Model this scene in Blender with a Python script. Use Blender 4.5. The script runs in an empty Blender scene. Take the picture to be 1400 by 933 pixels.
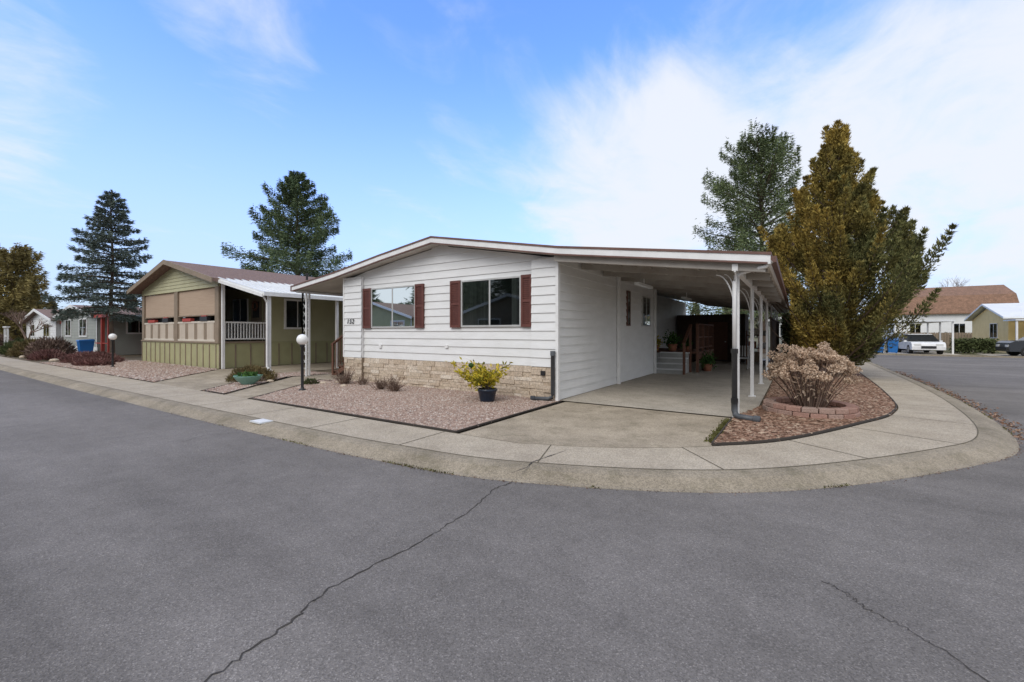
import bpy, math, random
import numpy as np
from mathutils import Vector, Matrix
random.seed(7); rng=np.random.default_rng(7)
S=bpy.context.scene
COL=S.collection
# ---------------------------------------------------------------- materials
def newmat(name):
    m=bpy.data.materials.new(name); m.use_nodes=True
    nt=m.node_tree; b=nt.nodes["Principled BSDF"]
    return m,nt,b
def N(nt,t,**k):
    n=nt.nodes.new(t)
    for a,v in k.items():
        if a in n.inputs: n.inputs[a].default_value=v
        else: setattr(n,a,v)
    return n
def ramp(nt,stops):
    r=nt.nodes.new("ShaderNodeValToRGB"); e=r.color_ramp.elements
    e[0].position=stops[0][0]; e[0].color=(*stops[0][1],1)
    e[1].position=stops[-1][0]; e[1].color=(*stops[-1][1],1)
    for p,c in stops[1:-1]:
        x=e.new(p); x.color=(*c,1)
    return r
def c3(c): return (c,c,c) if isinstance(c,(int,float)) else c
def mat(name,c1,c2=None,scale=3.0,rough=0.7,bump=0.0,bscale=60.0,speck=0.0,sscale=120.0,metal=0.0,spec=0.4,detail=5,stretch=None):
    m,nt,b=newmat(name); L=nt.links
    c1=c3(c1); c2=c3(c2) if c2 is not None else tuple(x*0.86 for x in c1)
    tc=N(nt,"ShaderNodeTexCoord"); src=tc.outputs["Object"]
    if stretch:
        mp=N(nt,"ShaderNodeMapping"); mp.inputs["Scale"].default_value=stretch
        L.new(src,mp.inputs[0]); src=mp.outputs[0]
    n=N(nt,"ShaderNodeTexNoise",Scale=scale,Detail=detail,Roughness=0.62); L.new(src,n.inputs["Vector"])
    r=ramp(nt,[(0.33,c2),(0.67,c1)]); L.new(n.outputs["Fac"],r.inputs[0])
    col=r.outputs[0]
    if speck>0:
        n2=N(nt,"ShaderNodeTexNoise",Scale=sscale,Detail=3.0,Roughness=0.7); L.new(tc.outputs["Object"],n2.inputs["Vector"])
        r2=ramp(nt,[(0.3,c3(1-speck)),(0.7,c3(1+speck))]); L.new(n2.outputs["Fac"],r2.inputs[0])
        mx=N(nt,"ShaderNodeMix",data_type='RGBA',blend_type='MULTIPLY'); mx.inputs[0].default_value=1.0
        L.new(col,mx.inputs[6]); L.new(r2.outputs[0],mx.inputs[7]); col=mx.outputs[2]
    L.new(col,b.inputs["Base Color"])
    b.inputs["Roughness"].default_value=rough; b.inputs["Metallic"].default_value=metal
    b.inputs["Specular IOR Level"].default_value=spec
    if bump>0:
        n3=N(nt,"ShaderNodeTexNoise",Scale=bscale,Detail=4.0); L.new(tc.outputs["Object"],n3.inputs["Vector"])
        bp=N(nt,"ShaderNodeBump",Strength=bump,Distance=0.01); L.new(n3.outputs["Fac"],bp.inputs["Height"]); L.new(bp.outputs[0],b.inputs["Normal"])
    return m
def leafmat(name,stops,nscale=1.1,dark=0.5,transl=0.0,rough=0.8):
    m,nt,b=newmat(name); L=nt.links
    g=N(nt,"ShaderNodeNewGeometry"); r=ramp(nt,stops); L.new(g.outputs["Random Per Island"],r.inputs[0])
    tc=N(nt,"ShaderNodeTexCoord"); n=N(nt,"ShaderNodeTexNoise",Scale=nscale,Detail=3.0); L.new(tc.outputs["Object"],n.inputs["Vector"])
    r2=ramp(nt,[(0.35,c3(dark)),(0.62,c3(1.15))]); L.new(n.outputs["Fac"],r2.inputs[0])
    mx=N(nt,"ShaderNodeMix",data_type='RGBA',blend_type='MULTIPLY'); mx.inputs[0].default_value=1.0
    L.new(r.outputs[0],mx.inputs[6]); L.new(r2.outputs[0],mx.inputs[7])
    L.new(mx.outputs[2],b.inputs["Base Color"]); b.inputs["Roughness"].default_value=rough; b.inputs["Specular IOR Level"].default_value=0.15
    if transl>0:
        t=N(nt,"ShaderNodeBsdfTranslucent"); L.new(mx.outputs[2],t.inputs[0])
        ms=N(nt,"ShaderNodeMixShader"); ms.inputs[0].default_value=transl
        L.new(b.outputs[0],ms.inputs[1]); L.new(t.outputs[0],ms.inputs[2]); L.new(ms.outputs[0],nt.nodes["Material Output"].inputs[0])
    return m
def islandmat(name,stops,rough=0.85,speck=0.2,sscale=60,bump=0.3):
    m,nt,b=newmat(name); L=nt.links
    g=N(nt,"ShaderNodeNewGeometry"); r=ramp(nt,stops); L.new(g.outputs["Random Per Island"],r.inputs[0])
    tc=N(nt,"ShaderNodeTexCoord"); n=N(nt,"ShaderNodeTexNoise",Scale=sscale,Detail=4.0); L.new(tc.outputs["Object"],n.inputs["Vector"])
    r2=ramp(nt,[(0.3,c3(1-speck)),(0.7,c3(1+speck))]); L.new(n.outputs["Fac"],r2.inputs[0])
    mx=N(nt,"ShaderNodeMix",data_type='RGBA',blend_type='MULTIPLY'); mx.inputs[0].default_value=1.0
    L.new(r.outputs[0],mx.inputs[6]); L.new(r2.outputs[0],mx.inputs[7]); L.new(mx.outputs[2],b.inputs["Base Color"])
    b.inputs["Roughness"].default_value=rough; b.inputs["Specular IOR Level"].default_value=0.2
    bp=N(nt,"ShaderNodeBump",Strength=bump,Distance=0.01); L.new(n.outputs["Fac"],bp.inputs["Height"]); L.new(bp.outputs[0],b.inputs["Normal"])
    return m
def glassmat(name,tint=(0.62,0.65,0.64)):
    m,nt,b=newmat(name); L=nt.links
    tr=N(nt,"ShaderNodeBsdfTransparent"); tr.inputs[0].default_value=(*tint,1)
    gl=N(nt,"ShaderNodeBsdfGlossy"); gl.inputs["Roughness"].default_value=0.02; gl.inputs[0].default_value=(.72,.78,.79,1)
    f=N(nt,"ShaderNodeFresnel"); f.inputs[0].default_value=1.5
    ms=N(nt,"ShaderNodeMixShader"); L.new(f.outputs[0],ms.inputs[0]); L.new(tr.outputs[0],ms.inputs[1]); L.new(gl.outputs[0],ms.inputs[2])
    L.new(ms.outputs[0],nt.nodes["Material Output"].inputs[0]); return m
def asphaltmat():
    m,nt,b=newmat("asphalt"); L=nt.links
    tc=N(nt,"ShaderNodeTexCoord"); o=tc.outputs["Object"]
    big=N(nt,"ShaderNodeTexNoise",Scale=0.35,Detail=5.0,Roughness=0.6); L.new(o,big.inputs["Vector"])
    r=ramp(nt,[(0.32,(0.160,0.146,0.133)),(0.68,(0.208,0.190,0.175))]); L.new(big.outputs["Fac"],r.inputs[0])
    mid=N(nt,"ShaderNodeTexNoise",Scale=4.0,Detail=6.0,Roughness=.7); L.new(o,mid.inputs["Vector"])
    rm=ramp(nt,[(0.3,c3(0.88)),(0.7,c3(1.09))]); L.new(mid.outputs["Fac"],rm.inputs[0])
    m1=N(nt,"ShaderNodeMix",data_type='RGBA',blend_type='MULTIPLY'); m1.inputs[0].default_value=1; L.new(r.outputs[0],m1.inputs[6]); L.new(rm.outputs[0],m1.inputs[7])
    v=N(nt,"ShaderNodeTexVoronoi",Scale=140.0); L.new(o,v.inputs["Vector"])
    sx=N(nt,"ShaderNodeSeparateColor"); L.new(v.outputs["Color"],sx.inputs[0])
    rv=ramp(nt,[(0.0,c3(0.55)),(0.45,c3(0.94)),(0.86,c3(1.1)),(1.0,c3(1.75))]); L.new(sx.outputs[0],rv.inputs[0])
    m2=N(nt,"ShaderNodeMix",data_type='RGBA',blend_type='MULTIPLY'); m2.inputs[0].default_value=0.7; L.new(m1.outputs[2],m2.inputs[6]); L.new(rv.outputs[0],m2.inputs[7])
    mp=N(nt,"ShaderNodeMapping"); mp.inputs["Scale"].default_value=(0.05,0.9,1); L.new(o,mp.inputs[0])
    w=N(nt,"ShaderNodeTexNoise",Scale=1.0,Detail=3.0); L.new(mp.outputs[0],w.inputs["Vector"])
    rw=ramp(nt,[(0.35,c3(0.84)),(0.65,c3(1.12))]); L.new(w.outputs["Fac"],rw.inputs[0])
    m3=N(nt,"ShaderNodeMix",data_type='RGBA',blend_type='MULTIPLY'); m3.inputs[0].default_value=1; L.new(m2.outputs[2],m3.inputs[6]); L.new(rw.outputs[0],m3.inputs[7])
    L.new(m3.outputs[2],b.inputs["Base Color"]); b.inputs["Roughness"].default_value=0.9; b.inputs["Specular IOR Level"].default_value=0.15
    bp=N(nt,"ShaderNodeBump",Strength=0.4,Distance=0.005); L.new(v.outputs["Distance"],bp.inputs["Height"]); L.new(bp.outputs[0],b.inputs["Normal"])
    return m
def concretemat(name,c1,c2,mossy=0.0):
    m,nt,b=newmat(name); L=nt.links
    tc=N(nt,"ShaderNodeTexCoord"); o=tc.outputs["Object"]
    big=N(nt,"ShaderNodeTexNoise",Scale=1.1,Detail=7.0,Roughness=0.65); L.new(o,big.inputs["Vector"])
    r=ramp(nt,[(0.33,c2),(0.66,c1)]); L.new(big.outputs["Fac"],r.inputs[0])
    v=N(nt,"ShaderNodeTexVoronoi",Scale=85.0); L.new(o,v.inputs["Vector"])
    sx=N(nt,"ShaderNodeSeparateColor"); L.new(v.outputs["Color"],sx.inputs[0])
    rv=ramp(nt,[(0.0,c3(0.72)),(0.5,c3(1.0)),(1.0,c3(1.27))]); L.new(sx.outputs[0],rv.inputs[0])
    m1=N(nt,"ShaderNodeMix",data_type='RGBA',blend_type='MULTIPLY'); m1.inputs[0].default_value=0.9; L.new(r.outputs[0],m1.inputs[6]); L.new(rv.outputs[0],m1.inputs[7])
    col=m1.outputs[2]
    st=N(nt,"ShaderNodeTexNoise",Scale=2.6,Detail=8.0,Roughness=0.75); L.new(o,st.inputs["Vector"])
    rs=ramp(nt,[(0.50,c3(0)),(0.70,c3(1))]); L.new(st.outputs["Fac"],rs.inputs[0])
    ml=N(nt,"ShaderNodeMath",operation='MULTIPLY'); L.new(rs.outputs[0],ml.inputs[0]); ml.inputs[1].default_value=0.38+mossy
    m2=N(nt,"ShaderNodeMix",data_type='RGBA',blend_type='MIX'); L.new(ml.outputs[0],m2.inputs[0]); L.new(col,m2.inputs[6])
    m2.inputs[7].default_value=(0.13,0.115,0.07,1) if mossy else (0.20,0.17,0.13,1)
    L.new(m2.outputs[2],b.inputs["Base Color"]); b.inputs["Roughness"].default_value=0.9; b.inputs["Specular IOR Level"].default_value=0.2
    bp=N(nt,"ShaderNodeBump",Strength=0.5,Distance=0.006); L.new(v.outputs["Distance"],bp.inputs["Height"]); L.new(bp.outputs[0],b.inputs["Normal"])
    return m

M={}
M['asphalt']=asphaltmat()
M['walk']=concretemat("sidewalk_concrete",(0.45,0.39,0.305),(0.36,0.305,0.235))
M['kerb']=concretemat("kerb_concrete",(0.34,0.29,0.22),(0.23,0.195,0.145),0.3)
M['drive']=concretemat("driveway_concrete",(0.42,0.355,0.27),(0.28,0.235,0.175),0.18)
M['slab']=concretemat("slab_concrete",(0.50,0.45,0.375),(0.38,0.34,0.28))
M['grass']=mat("grass",(0.085,0.10,0.04),(0.15,0.115,0.065),scale=2.0,speck=0.5,sscale=60,bump=0.6,rough=0.95)
M['soil']=mat("soil",(0.16,0.12,0.08),(0.10,0.085,0.05),scale=3,speck=0.5,sscale=70,bump=0.6,rough=0.95)
M['white']=mat("white_siding",(0.77,0.77,0.76),(0.70,0.70,0.685),scale=1.6,rough=0.5,bump=0.05,bscale=30,stretch=(1,1,3))
M['trim']=mat("white_trim",(0.80,0.795,0.78),(0.70,0.695,0.68),scale=4,rough=0.45)
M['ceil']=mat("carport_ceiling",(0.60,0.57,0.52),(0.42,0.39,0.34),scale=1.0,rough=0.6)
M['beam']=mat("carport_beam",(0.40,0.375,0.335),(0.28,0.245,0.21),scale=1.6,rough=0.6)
M['brown']=mat("brown_trim",(0.17,0.088,0.068),(0.115,0.06,0.048),scale=4,rough=0.5)
M['shut']=mat("shutter_paint",(0.14,0.05,0.038),(0.105,0.037,0.03),scale=6,rough=0.55)
M['wood']=mat("stained_wood",(0.18,0.085,0.052),(0.11,0.05,0.032),scale=6,rough=0.7,stretch=(1,1,6))
M['shadewood']=mat("shade_toned_panelling",(0.09,0.062,0.045),(0.05,0.035,0.027),scale=3,rough=0.8,stretch=(6,1,1))  # brown darkened in the colour to stand for shade deep in the carport
M['black']=mat("black_metal",(0.02,0.02,0.022),rough=0.5)
M['edging']=mat("black_edging",(0.06,0.05,0.042),rough=0.85)
M['alu']=mat("window_aluminium",(0.60,0.60,0.58),rough=0.4,metal=0.3)
M['glass']=glassmat("window_glass")
M['curtain']=mat("curtain_cloth",(0.42,0.42,0.40),(0.20,0.20,0.195),scale=1.0,rough=0.9,stretch=(16,16,0.15))  # upright grey streaks paint the shading of folds on a flat sheet
M['room']=mat("room_dark",(0.07,0.07,0.068),(0.025,0.025,0.025),scale=1.2,rough=0.9)
M['stone']=islandmat("stone_veneer",[(0,(0.44,0.35,0.26)),(0.4,(0.58,0.49,0.39)),(0.75,(0.48,0.39,0.29)),(1,(0.66,0.58,0.48))],sscale=25,speck=0.28,bump=0.9)
M['pvc']=mat("grey_drain_pipe",(0.085,0.09,0.10),(0.06,0.065,0.07),scale=5,rough=0.45)
M['gravel']=mat("gravel_soil",(0.32,0.22,0.17),(0.22,0.155,0.12),scale=50,speck=0.6,sscale=45,bump=1.0,bscale=45,rough=0.95)
M['stones']=islandmat("gravel_stones",[(0,(0.22,0.15,0.12)),(0.3,(0.36,0.25,0.20)),(0.55,(0.46,0.36,0.30)),(0.8,(0.30,0.225,0.185)),(1,(0.58,0.52,0.46))],sscale=80)
M['mulch']=mat("mulch_soil",(0.22,0.12,0.075),(0.12,0.068,0.044),scale=30,speck=0.6,sscale=50,bump=1.0,bscale=40,rough=0.95)
M['chips']=islandmat("bark_chips",[(0,(0.10,0.055,0.035)),(0.4,(0.23,0.13,0.085)),(0.75,(0.32,0.20,0.14)),(1,(0.44,0.33,0.24))],sscale=60)
M['block']=islandmat("retaining_blocks",[(0,(0.28,0.16,0.125)),(0.5,(0.36,0.22,0.175)),(1,(0.32,0.24,0.20))],sscale=40,bump=0.8)
M['green']=mat("olive_siding",(0.46,0.44,0.27),(0.41,0.39,0.235),scale=2,rough=0.6)
M['green2']=mat("olive_skirting",(0.40,0.385,0.21),(0.34,0.325,0.175),scale=2,rough=0.65)
M['tan']=mat("tan_shade",(0.45,0.34,0.25),(0.39,0.29,0.21),scale=2,rough=0.9,stretch=(1,1,20))
M['beige']=mat("beige_panel",(0.62,0.56,0.47),(0.55,0.49,0.41),scale=2,rough=0.7)
M['tanwood']=mat("tan_post",(0.28,0.215,0.155),(0.21,0.165,0.115),scale=3,rough=0.7)
M['shingle']=mat("brown_shingle",(0.24,0.16,0.13),(0.15,0.098,0.077),scale=9,speck=0.4,sscale=25,rough=0.9,bump=0.5)
M['metalroof']=mat("white_metal_roof",(0.74,0.75,0.75),(0.64,0.655,0.655),scale=1,rough=0.4)
M['sage']=mat("sage_grey_siding",(0.34,0.355,0.32),(0.30,0.31,0.28),scale=2,rough=0.65)
M['grey']=mat("painted_step",(0.42,0.42,0.40),(0.34,0.34,0.32),scale=3,rough=0.65)
M['red']=mat("red_paint",(0.42,0.06,0.04),(0.34,0.045,0.035),scale=3,rough=0.6)
M['yellow']=mat("yellow_siding",(0.85,0.63,0.27),(0.77,0.56,0.23),scale=2,rough=0.65)
M['barnroof']=mat("barn_roof",(0.27,0.155,0.10),(0.17,0.10,0.065),scale=3,speck=0.3,sscale=10,rough=0.9)
M['bark']=mat("bark",(0.17,0.12,0.085),(0.085,0.06,0.045),scale=10,rough=0.95,bump=1.0,bscale=20,stretch=(1,1,.3))
M['globe']=mat("white_globe",(0.85,0.85,0.83),(0.8,0.8,0.78),rough=0.25)
M['crack']=mat("crack_fill",(0.035,0.031,0.027),(0.07,0.06,0.05),scale=8,rough=0.95)
M['joint']=mat("joint_dirt",(0.15,0.125,0.085),(0.09,0.078,0.05),scale=5,rough=0.95)
M['teal']=mat("teal_ceramic",(0.20,0.36,0.30),(0.15,0.30,0.245),scale=4,rough=0.35)
M['bluepot']=mat("dark_glazed_pot",(0.012,0.02,0.035),(0.02,0.03,0.05),scale=5,rough=0.2)
M['bin']=mat("blue_plastic",(0.02,0.16,0.46),(0.02,0.13,0.38),rough=0.45)
M['rubber']=mat("tyre_rubber",(0.02,0.02,0.02),rough=0.8)
M['carglass']=mat("car_glass",(0.015,0.018,0.02),rough=0.08,spec=0.8)
M['carwhite']=mat("car_white",(0.8,0.8,0.8),rough=0.25,spec=0.6)
M['carsilver']=mat("car_silver",(0.35,0.36,0.37),rough=0.3,spec=0.6)
M['cardark']=mat("car_dark",(0.03,0.033,0.04),rough=0.25,spec=0.6)
M['hub']=mat("wheel_alloy",(0.45,0.45,0.46),rough=0.35,metal=0.7)
M['lens']=mat("lamp_lens",(0.7,0.7,0.68),rough=0.15)
M['tail']=mat("tail_lens",(0.4,0.02,0.02),rough=0.2)
M['terracotta']=mat("terracotta",(0.35,0.14,0.08),rough=0.8)
M['spruce']=leafmat("spruce_needles",[(0,(0.07,0.095,0.075)),(0.5,(0.13,0.165,0.14)),(1,(0.21,0.245,0.215))],0.9,dark=.65)
M['fir']=leafmat("fir_needles",[(0,(0.06,0.095,0.05)),(0.5,(0.125,0.175,0.09)),(1,(0.22,0.27,0.14))],0.6,dark=.65)
M['fir2']=leafmat("fir_needles_light",[(0,(0.07,0.10,0.05)),(0.5,(0.145,0.185,0.085)),(1,(0.24,0.28,0.13))],0.6,dark=.65)
M['hedge']=leafmat("hedge_leaf",[(0,(0.04,0.055,0.022)),(1,(0.13,0.15,0.06))],1.2)
M['olive']=leafmat("distant_foliage",[(0,(0.07,0.075,0.05)),(0.6,(0.13,0.13,0.08)),(1,(0.22,0.20,0.13))],0.15,dark=0.65)
M['goldleaf']=leafmat("golden_tree_leaf",[(0,(0.16,0.13,0.05)),(0.6,(0.32,0.26,0.10)),(1,(0.45,0.37,0.15))],0.5,dark=0.65)
M['heather']=leafmat("heather_leaf",[(0,(0.08,0.075,0.03)),(0.5,(0.19,0.13,0.06)),(1,(0.26,0.22,0.10))],2)
M['purple']=leafmat("barberry_leaf",[(0,(0.10,0.045,0.042)),(0.5,(0.22,0.105,0.095)),(1,(0.32,0.19,0.165))],2)
M['twig']=leafmat("dry_twigs",[(0,(0.11,0.07,0.052)),(0.5,(0.21,0.14,0.11)),(1,(0.33,0.245,0.19))],2)
M['bloom']=leafmat("dried_hydrangea",[(0,(0.36,0.25,0.175)),(0.5,(0.58,0.43,0.31)),(1,(0.74,0.61,0.47))],6,dark=0.8,transl=.15)
M['aucuba']=leafmat("variegated_leaf",[(0,(0.10,0.12,0.015)),(0.4,(0.38,0.33,0.03)),(0.8,(0.66,0.50,0.05)),(1,(0.72,0.60,0.12))],3,dark=0.8,transl=.2)
M['greenleaf']=leafmat("green_leaf",[(0,(0.03,0.08,0.02)),(1,(0.12,0.24,0.06))],4,transl=.2)
def goldmat():
    m,nt,b=newmat("golden_cedar_foliage"); L=nt.links
    g=N(nt,"ShaderNodeNewGeometry"); r=ramp(nt,[(0,(0.15,0.11,0.030)),(0.35,(0.30,0.215,0.052)),(0.7,(0.46,0.335,0.085)),(1,(0.62,0.47,0.13))]); L.new(g.outputs["Random Per Island"],r.inputs[0])
    rg=ramp(nt,[(0,(0.065,0.075,0.03)),(0.5,(0.15,0.155,0.06)),(1,(0.30,0.28,0.11))]); L.new(g.outputs["Random Per Island"],rg.inputs[0])
    tc=N(nt,"ShaderNodeTexCoord"); n=N(nt,"ShaderNodeTexNoise",Scale=0.8,Detail=4.0); L.new(tc.outputs["Object"],n.inputs["Vector"])
    sep=N(nt,"ShaderNodeSeparateXYZ"); L.new(tc.outputs["Object"],sep.inputs[0])
    a=N(nt,"ShaderNodeMath",operation='MULTIPLY_ADD'); L.new(sep.outputs[0],a.inputs[0]); a.inputs[1].default_value=0.11; a.inputs[2].default_value=0.03
    z=N(nt,"ShaderNodeMath",operation='MULTIPLY_ADD'); L.new(sep.outputs[2],z.inputs[0]); z.inputs[1].default_value=-0.018; z.inputs[2].default_value=0.09
    a2=N(nt,"ShaderNodeMath",operation='ADD'); L.new(a.outputs[0],a2.inputs[0]); L.new(n.outputs["Fac"],a2.inputs[1])
    a3=N(nt,"ShaderNodeMath",operation='ADD'); L.new(a2.outputs[0],a3.inputs[0]); L.new(z.outputs[0],a3.inputs[1])
    rr=ramp(nt,[(0.44,c3(0)),(0.68,c3(1))]); L.new(a3.outputs[0],rr.inputs[0])
    mx=N(nt,"ShaderNodeMix",data_type='RGBA'); L.new(rr.outputs[0],mx.inputs[0]); L.new(r.outputs[0],mx.inputs[6]); L.new(rg.outputs[0],mx.inputs[7])
    n2=N(nt,"ShaderNodeTexNoise",Scale=2.2,Detail=3.0); L.new(tc.outputs["Object"],n2.inputs["Vector"])
    r2=ramp(nt,[(0.35,c3(0.5)),(0.62,c3(1.15))]); L.new(n2.outputs["Fac"],r2.inputs[0])
    m2=N(nt,"ShaderNodeMix",data_type='RGBA',blend_type='MULTIPLY'); m2.inputs[0].default_value=1.0; L.new(mx.outputs[2],m2.inputs[6]); L.new(r2.outputs[0],m2.inputs[7])
    L.new(m2.outputs[2],b.inputs["Base Color"]); b.inputs["Roughness"].default_value=0.85; b.inputs["Specular IOR Level"].default_value=0.1
    return m
M['gold']=goldmat()

# ---------------------------------------------------------------- builders
def empty(name,loc=(0,0,0)):
    e=bpy.data.objects.new(name,None); e.location=loc; COL.objects.link(e); e.empty_display_size=0.3; return e
class B:
    def __init__(s,name): s.name=name; s.v=[]; s.f=[]; s.fm=[]; s.mats=[]
    def mi(s,m):
        if m not in s.mats: s.mats.append(m)
        return s.mats.index(m)
    def poly(s,pts,m):
        k=len(s.v); s.v+= [tuple(p) for p in pts]; s.f.append(tuple(range(k,k+len(pts)))); s.fm.append(s.mi(m))
    def hexa(s,p,m):
        k=len(s.v); s.v+=[tuple(q) for q in p]
        for f in ((0,3,2,1),(4,5,6,7),(0,1,5,4),(1,2,6,5),(2,3,7,6),(3,0,4,7)):
            s.f.append(tuple(k+i for i in f)); s.fm.append(s.mi(m))
    def box(s,x0,x1,y0,y1,z0,z1,m):
        if x0>x1:x0,x1=x1,x0
        if y0>y1:y0,y1=y1,y0
        s.hexa([(x0,y0,z0),(x1,y0,z0),(x1,y1,z0),(x0,y1,z0),(x0,y0,z1),(x1,y0,z1),(x1,y1,z1),(x0,y1,z1)],m)
    def ob(s,o,u,n,u0,u1,n0,n1,z0,z1,m):
        o=Vector((o[0],o[1],0)); u=Vector((u[0],u[1],0)); n=Vector((n[0],n[1],0))
        P=[]
        for z in (z0,z1):
            for a,b in ((u0,n0),(u1,n0),(u1,n1),(u0,n1)):
                q=o+u*a+n*b; P.append((q.x,q.y,z))
        s.hexa(P,m)
    def tube(s,pts,r,m,seg=8,r1=None):
        pts=[Vector(p) for p in pts]; k=len(s.v); n=len(pts)
        for i,p in enumerate(pts):
            d=(pts[min(i+1,n-1)]-pts[max(i-1,0)]).normalized()
            a=Vector((0,0,1)) if abs(d.z)<0.9 else Vector((1,0,0))
            e1=d.cross(a).normalized(); e2=d.cross(e1)
            rr=r if r1 is None else r+(r1-r)*i/(n-1)
            for j in range(seg):
                t=2*math.pi*j/seg; q=p+e1*math.cos(t)*rr+e2*math.sin(t)*rr; s.v.append(tuple(q))
        for i in range(n-1):
            for j in range(seg):
                s.f.append((k+i*seg+j,k+i*seg+(j+1)%seg,k+(i+1)*seg+(j+1)%seg,k+(i+1)*seg+j)); s.fm.append(s.mi(m))
        s.f.append(tuple(k+j for j in range(seg))); s.fm.append(s.mi(m))
        s.f.append(tuple(k+(n-1)*seg+j for j in range(seg))); s.fm.append(s.mi(m))
    def lathe(s,c,prof,m,seg=20):
        k=len(s.v)
        for r,z in prof:
            for j in range(seg):
                t=2*math.pi*j/seg; s.v.append((c[0]+r*math.cos(t),c[1]+r*math.sin(t),c[2]+z))
        for i in range(len(prof)-1):
            for j in range(seg):
                s.f.append((k+i*seg+j,k+i*seg+(j+1)%seg,k+(i+1)*seg+(j+1)%seg,k+(i+1)*seg+j)); s.fm.append(s.mi(m))
    def end(s,parent=None,smooth=False,bevel=0):
        me=bpy.data.meshes.new(s.name); me.from_pydata(s.v,[],s.f)
        for m in s.mats: me.materials.append(M[m])
        me.polygons.foreach_set("material_index",s.fm)
        if smooth: me.polygons.foreach_set("use_smooth",[True]*len(s.f))
        me.update(); o=bpy.data.objects.new(s.name,me); COL.objects.link(o)
        if parent: o.parent=parent
        if bevel:
            md=o.modifiers.new("bev","BEVEL"); md.width=bevel; md.segments=2; md.limit_method='ANGLE'
        return o
def trimesh(name,T,m,parent=None):
    T=np.asarray(T,dtype=np.float32); n=len(T); me=bpy.data.meshes.new(name)
    me.vertices.add(3*n); me.vertices.foreach_set("co",T.reshape(-1))
    me.loops.add(3*n); me.loops.foreach_set("vertex_index",np.arange(3*n,dtype=np.int32))
    me.polygons.add(n); me.polygons.foreach_set("loop_start",np.arange(0,3*n,3,dtype=np.int32))
    me.update(calc_edges=True); me.materials.append(M[m])
    o=bpy.data.objects.new(name,me); COL.objects.link(o)
    if parent: o.parent=parent
    return o
def nrm(a): return a/np.maximum(np.linalg.norm(a,axis=1,keepdims=True),1e-6)
def blades(C,D,ln,wd):
    n=len(C); D=nrm(D); R=rng.normal(size=(n,3)); side=nrm(np.cross(D,R))
    ln=np.asarray(ln).reshape(-1,1)*np.ones((n,1)); wd=np.asarray(wd).reshape(-1,1)*np.ones((n,1))
    return np.stack([C-side*wd*0.5,C+side*wd*0.5,C+D*ln],axis=1)
def leaves(C,D,ln,wd):
    n=len(C); D=nrm(D); side=nrm(np.cross(D,rng.normal(size=(n,3))))
    ln=np.asarray(ln).reshape(-1,1)*np.ones((n,1)); wd=np.asarray(wd).reshape(-1,1)*np.ones((n,1))
    m=C+D*ln*0.45
    a=np.stack([C,m+side*wd*0.5,C+D*ln],axis=1); b=np.stack([C,C+D*ln,m-side*wd*0.5],axis=1)
    return np.concatenate([a,b])
def catmull(P,n=10):
    P=[np.array(p,float) for p in P]; P=[2*P[0]-P[1]]+P+[2*P[-1]-P[-2]]; out=[]
    for i in range(1,len(P)-2):
        for k in range(n):
            t=k/n
            out.append(0.5*((2*P[i])+(-P[i-1]+P[i+1])*t+(2*P[i-1]-5*P[i]+4*P[i+1]-P[i+2])*t*t+(-P[i-1]+3*P[i]-3*P[i+1]+P[i+2])*t**3))
    out.append(P[-2]); return np.array(out)
def offset(C,o):
    d=np.gradient(C,axis=0); d=d/np.linalg.norm(d,axis=1,keepdims=True); nn=np.stack([-d[:,1],d[:,0]],axis=1); return C+nn*o

# ---------------------------------------------------------------- ground, road, kerb, walk
def sheet(name,pts,z,m,parent=None):
    b=B(name); b.poly([(p[0],p[1],z) for p in pts],m); return b.end(parent)
sheet("ground",[(-900,-900),(900,-900),(900,900),(-900,900)],-0.125,'grass')
sheet("road",[(-160,-14),(15.6,-14),(15.6,20),(70,20),(70,32),(7.6,32),(-30,32),(-160,32)],-0.10,'asphalt')
KC=catmull([(-160,-5.2),(-60,-5.2),(-19,-5.2),(-8.5,-5.12),(-2.32,-5.02),(0,-4.92),(1.86,-4.62),(4.15,-3.46),(6.16,-1.12),(7.05,.7),(7.5,4.3),(7.68,9),(7.7,16),(7.7,30)],12)
kb=B("kerb"); prof=[(-0.01,-0.12),(0,-0.097),(0.05,-0.088),(0.12,-0.055),(0.20,-0.018),(0.28,-0.003),(0.40,0.0),(0.40,-0.05)]
rows=[offset(KC,o) for o,z in prof]
for i in range(len(KC)-1):
    for j in range(len(prof)-1):
        kb.poly([(*rows[j][i],prof[j][1]),(*rows[j][i+1],prof[j][1]),(*rows[j+1][i+1],prof[j+1][1]),(*rows[j+1][i],prof[j+1][1])],'kerb')
kerb=kb.end(smooth=True)
KI=offset(KC,0.39)
IN=catmull([(-160,-3.65),(-60,-3.65),(-10,-3.65),(0,-3.6),(1.5,-3.45),(2.6,-2.95),(3.5,-2.25),(4.3,-1.35),(5.25,.5),(5.9,2.1),(6.2,4.5),(6.35,12),(6.35,30)],12)
lot=list(offset(KC,0.38))+[(-30,30),(-160,30)]
sheet("lawn",lot,-0.03,'soil')
sheet("sidewalk",list(KI)+list(IN[::-1]),0.0,'walk')
jb=B("sidewalk_joints")
acc=0
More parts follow.
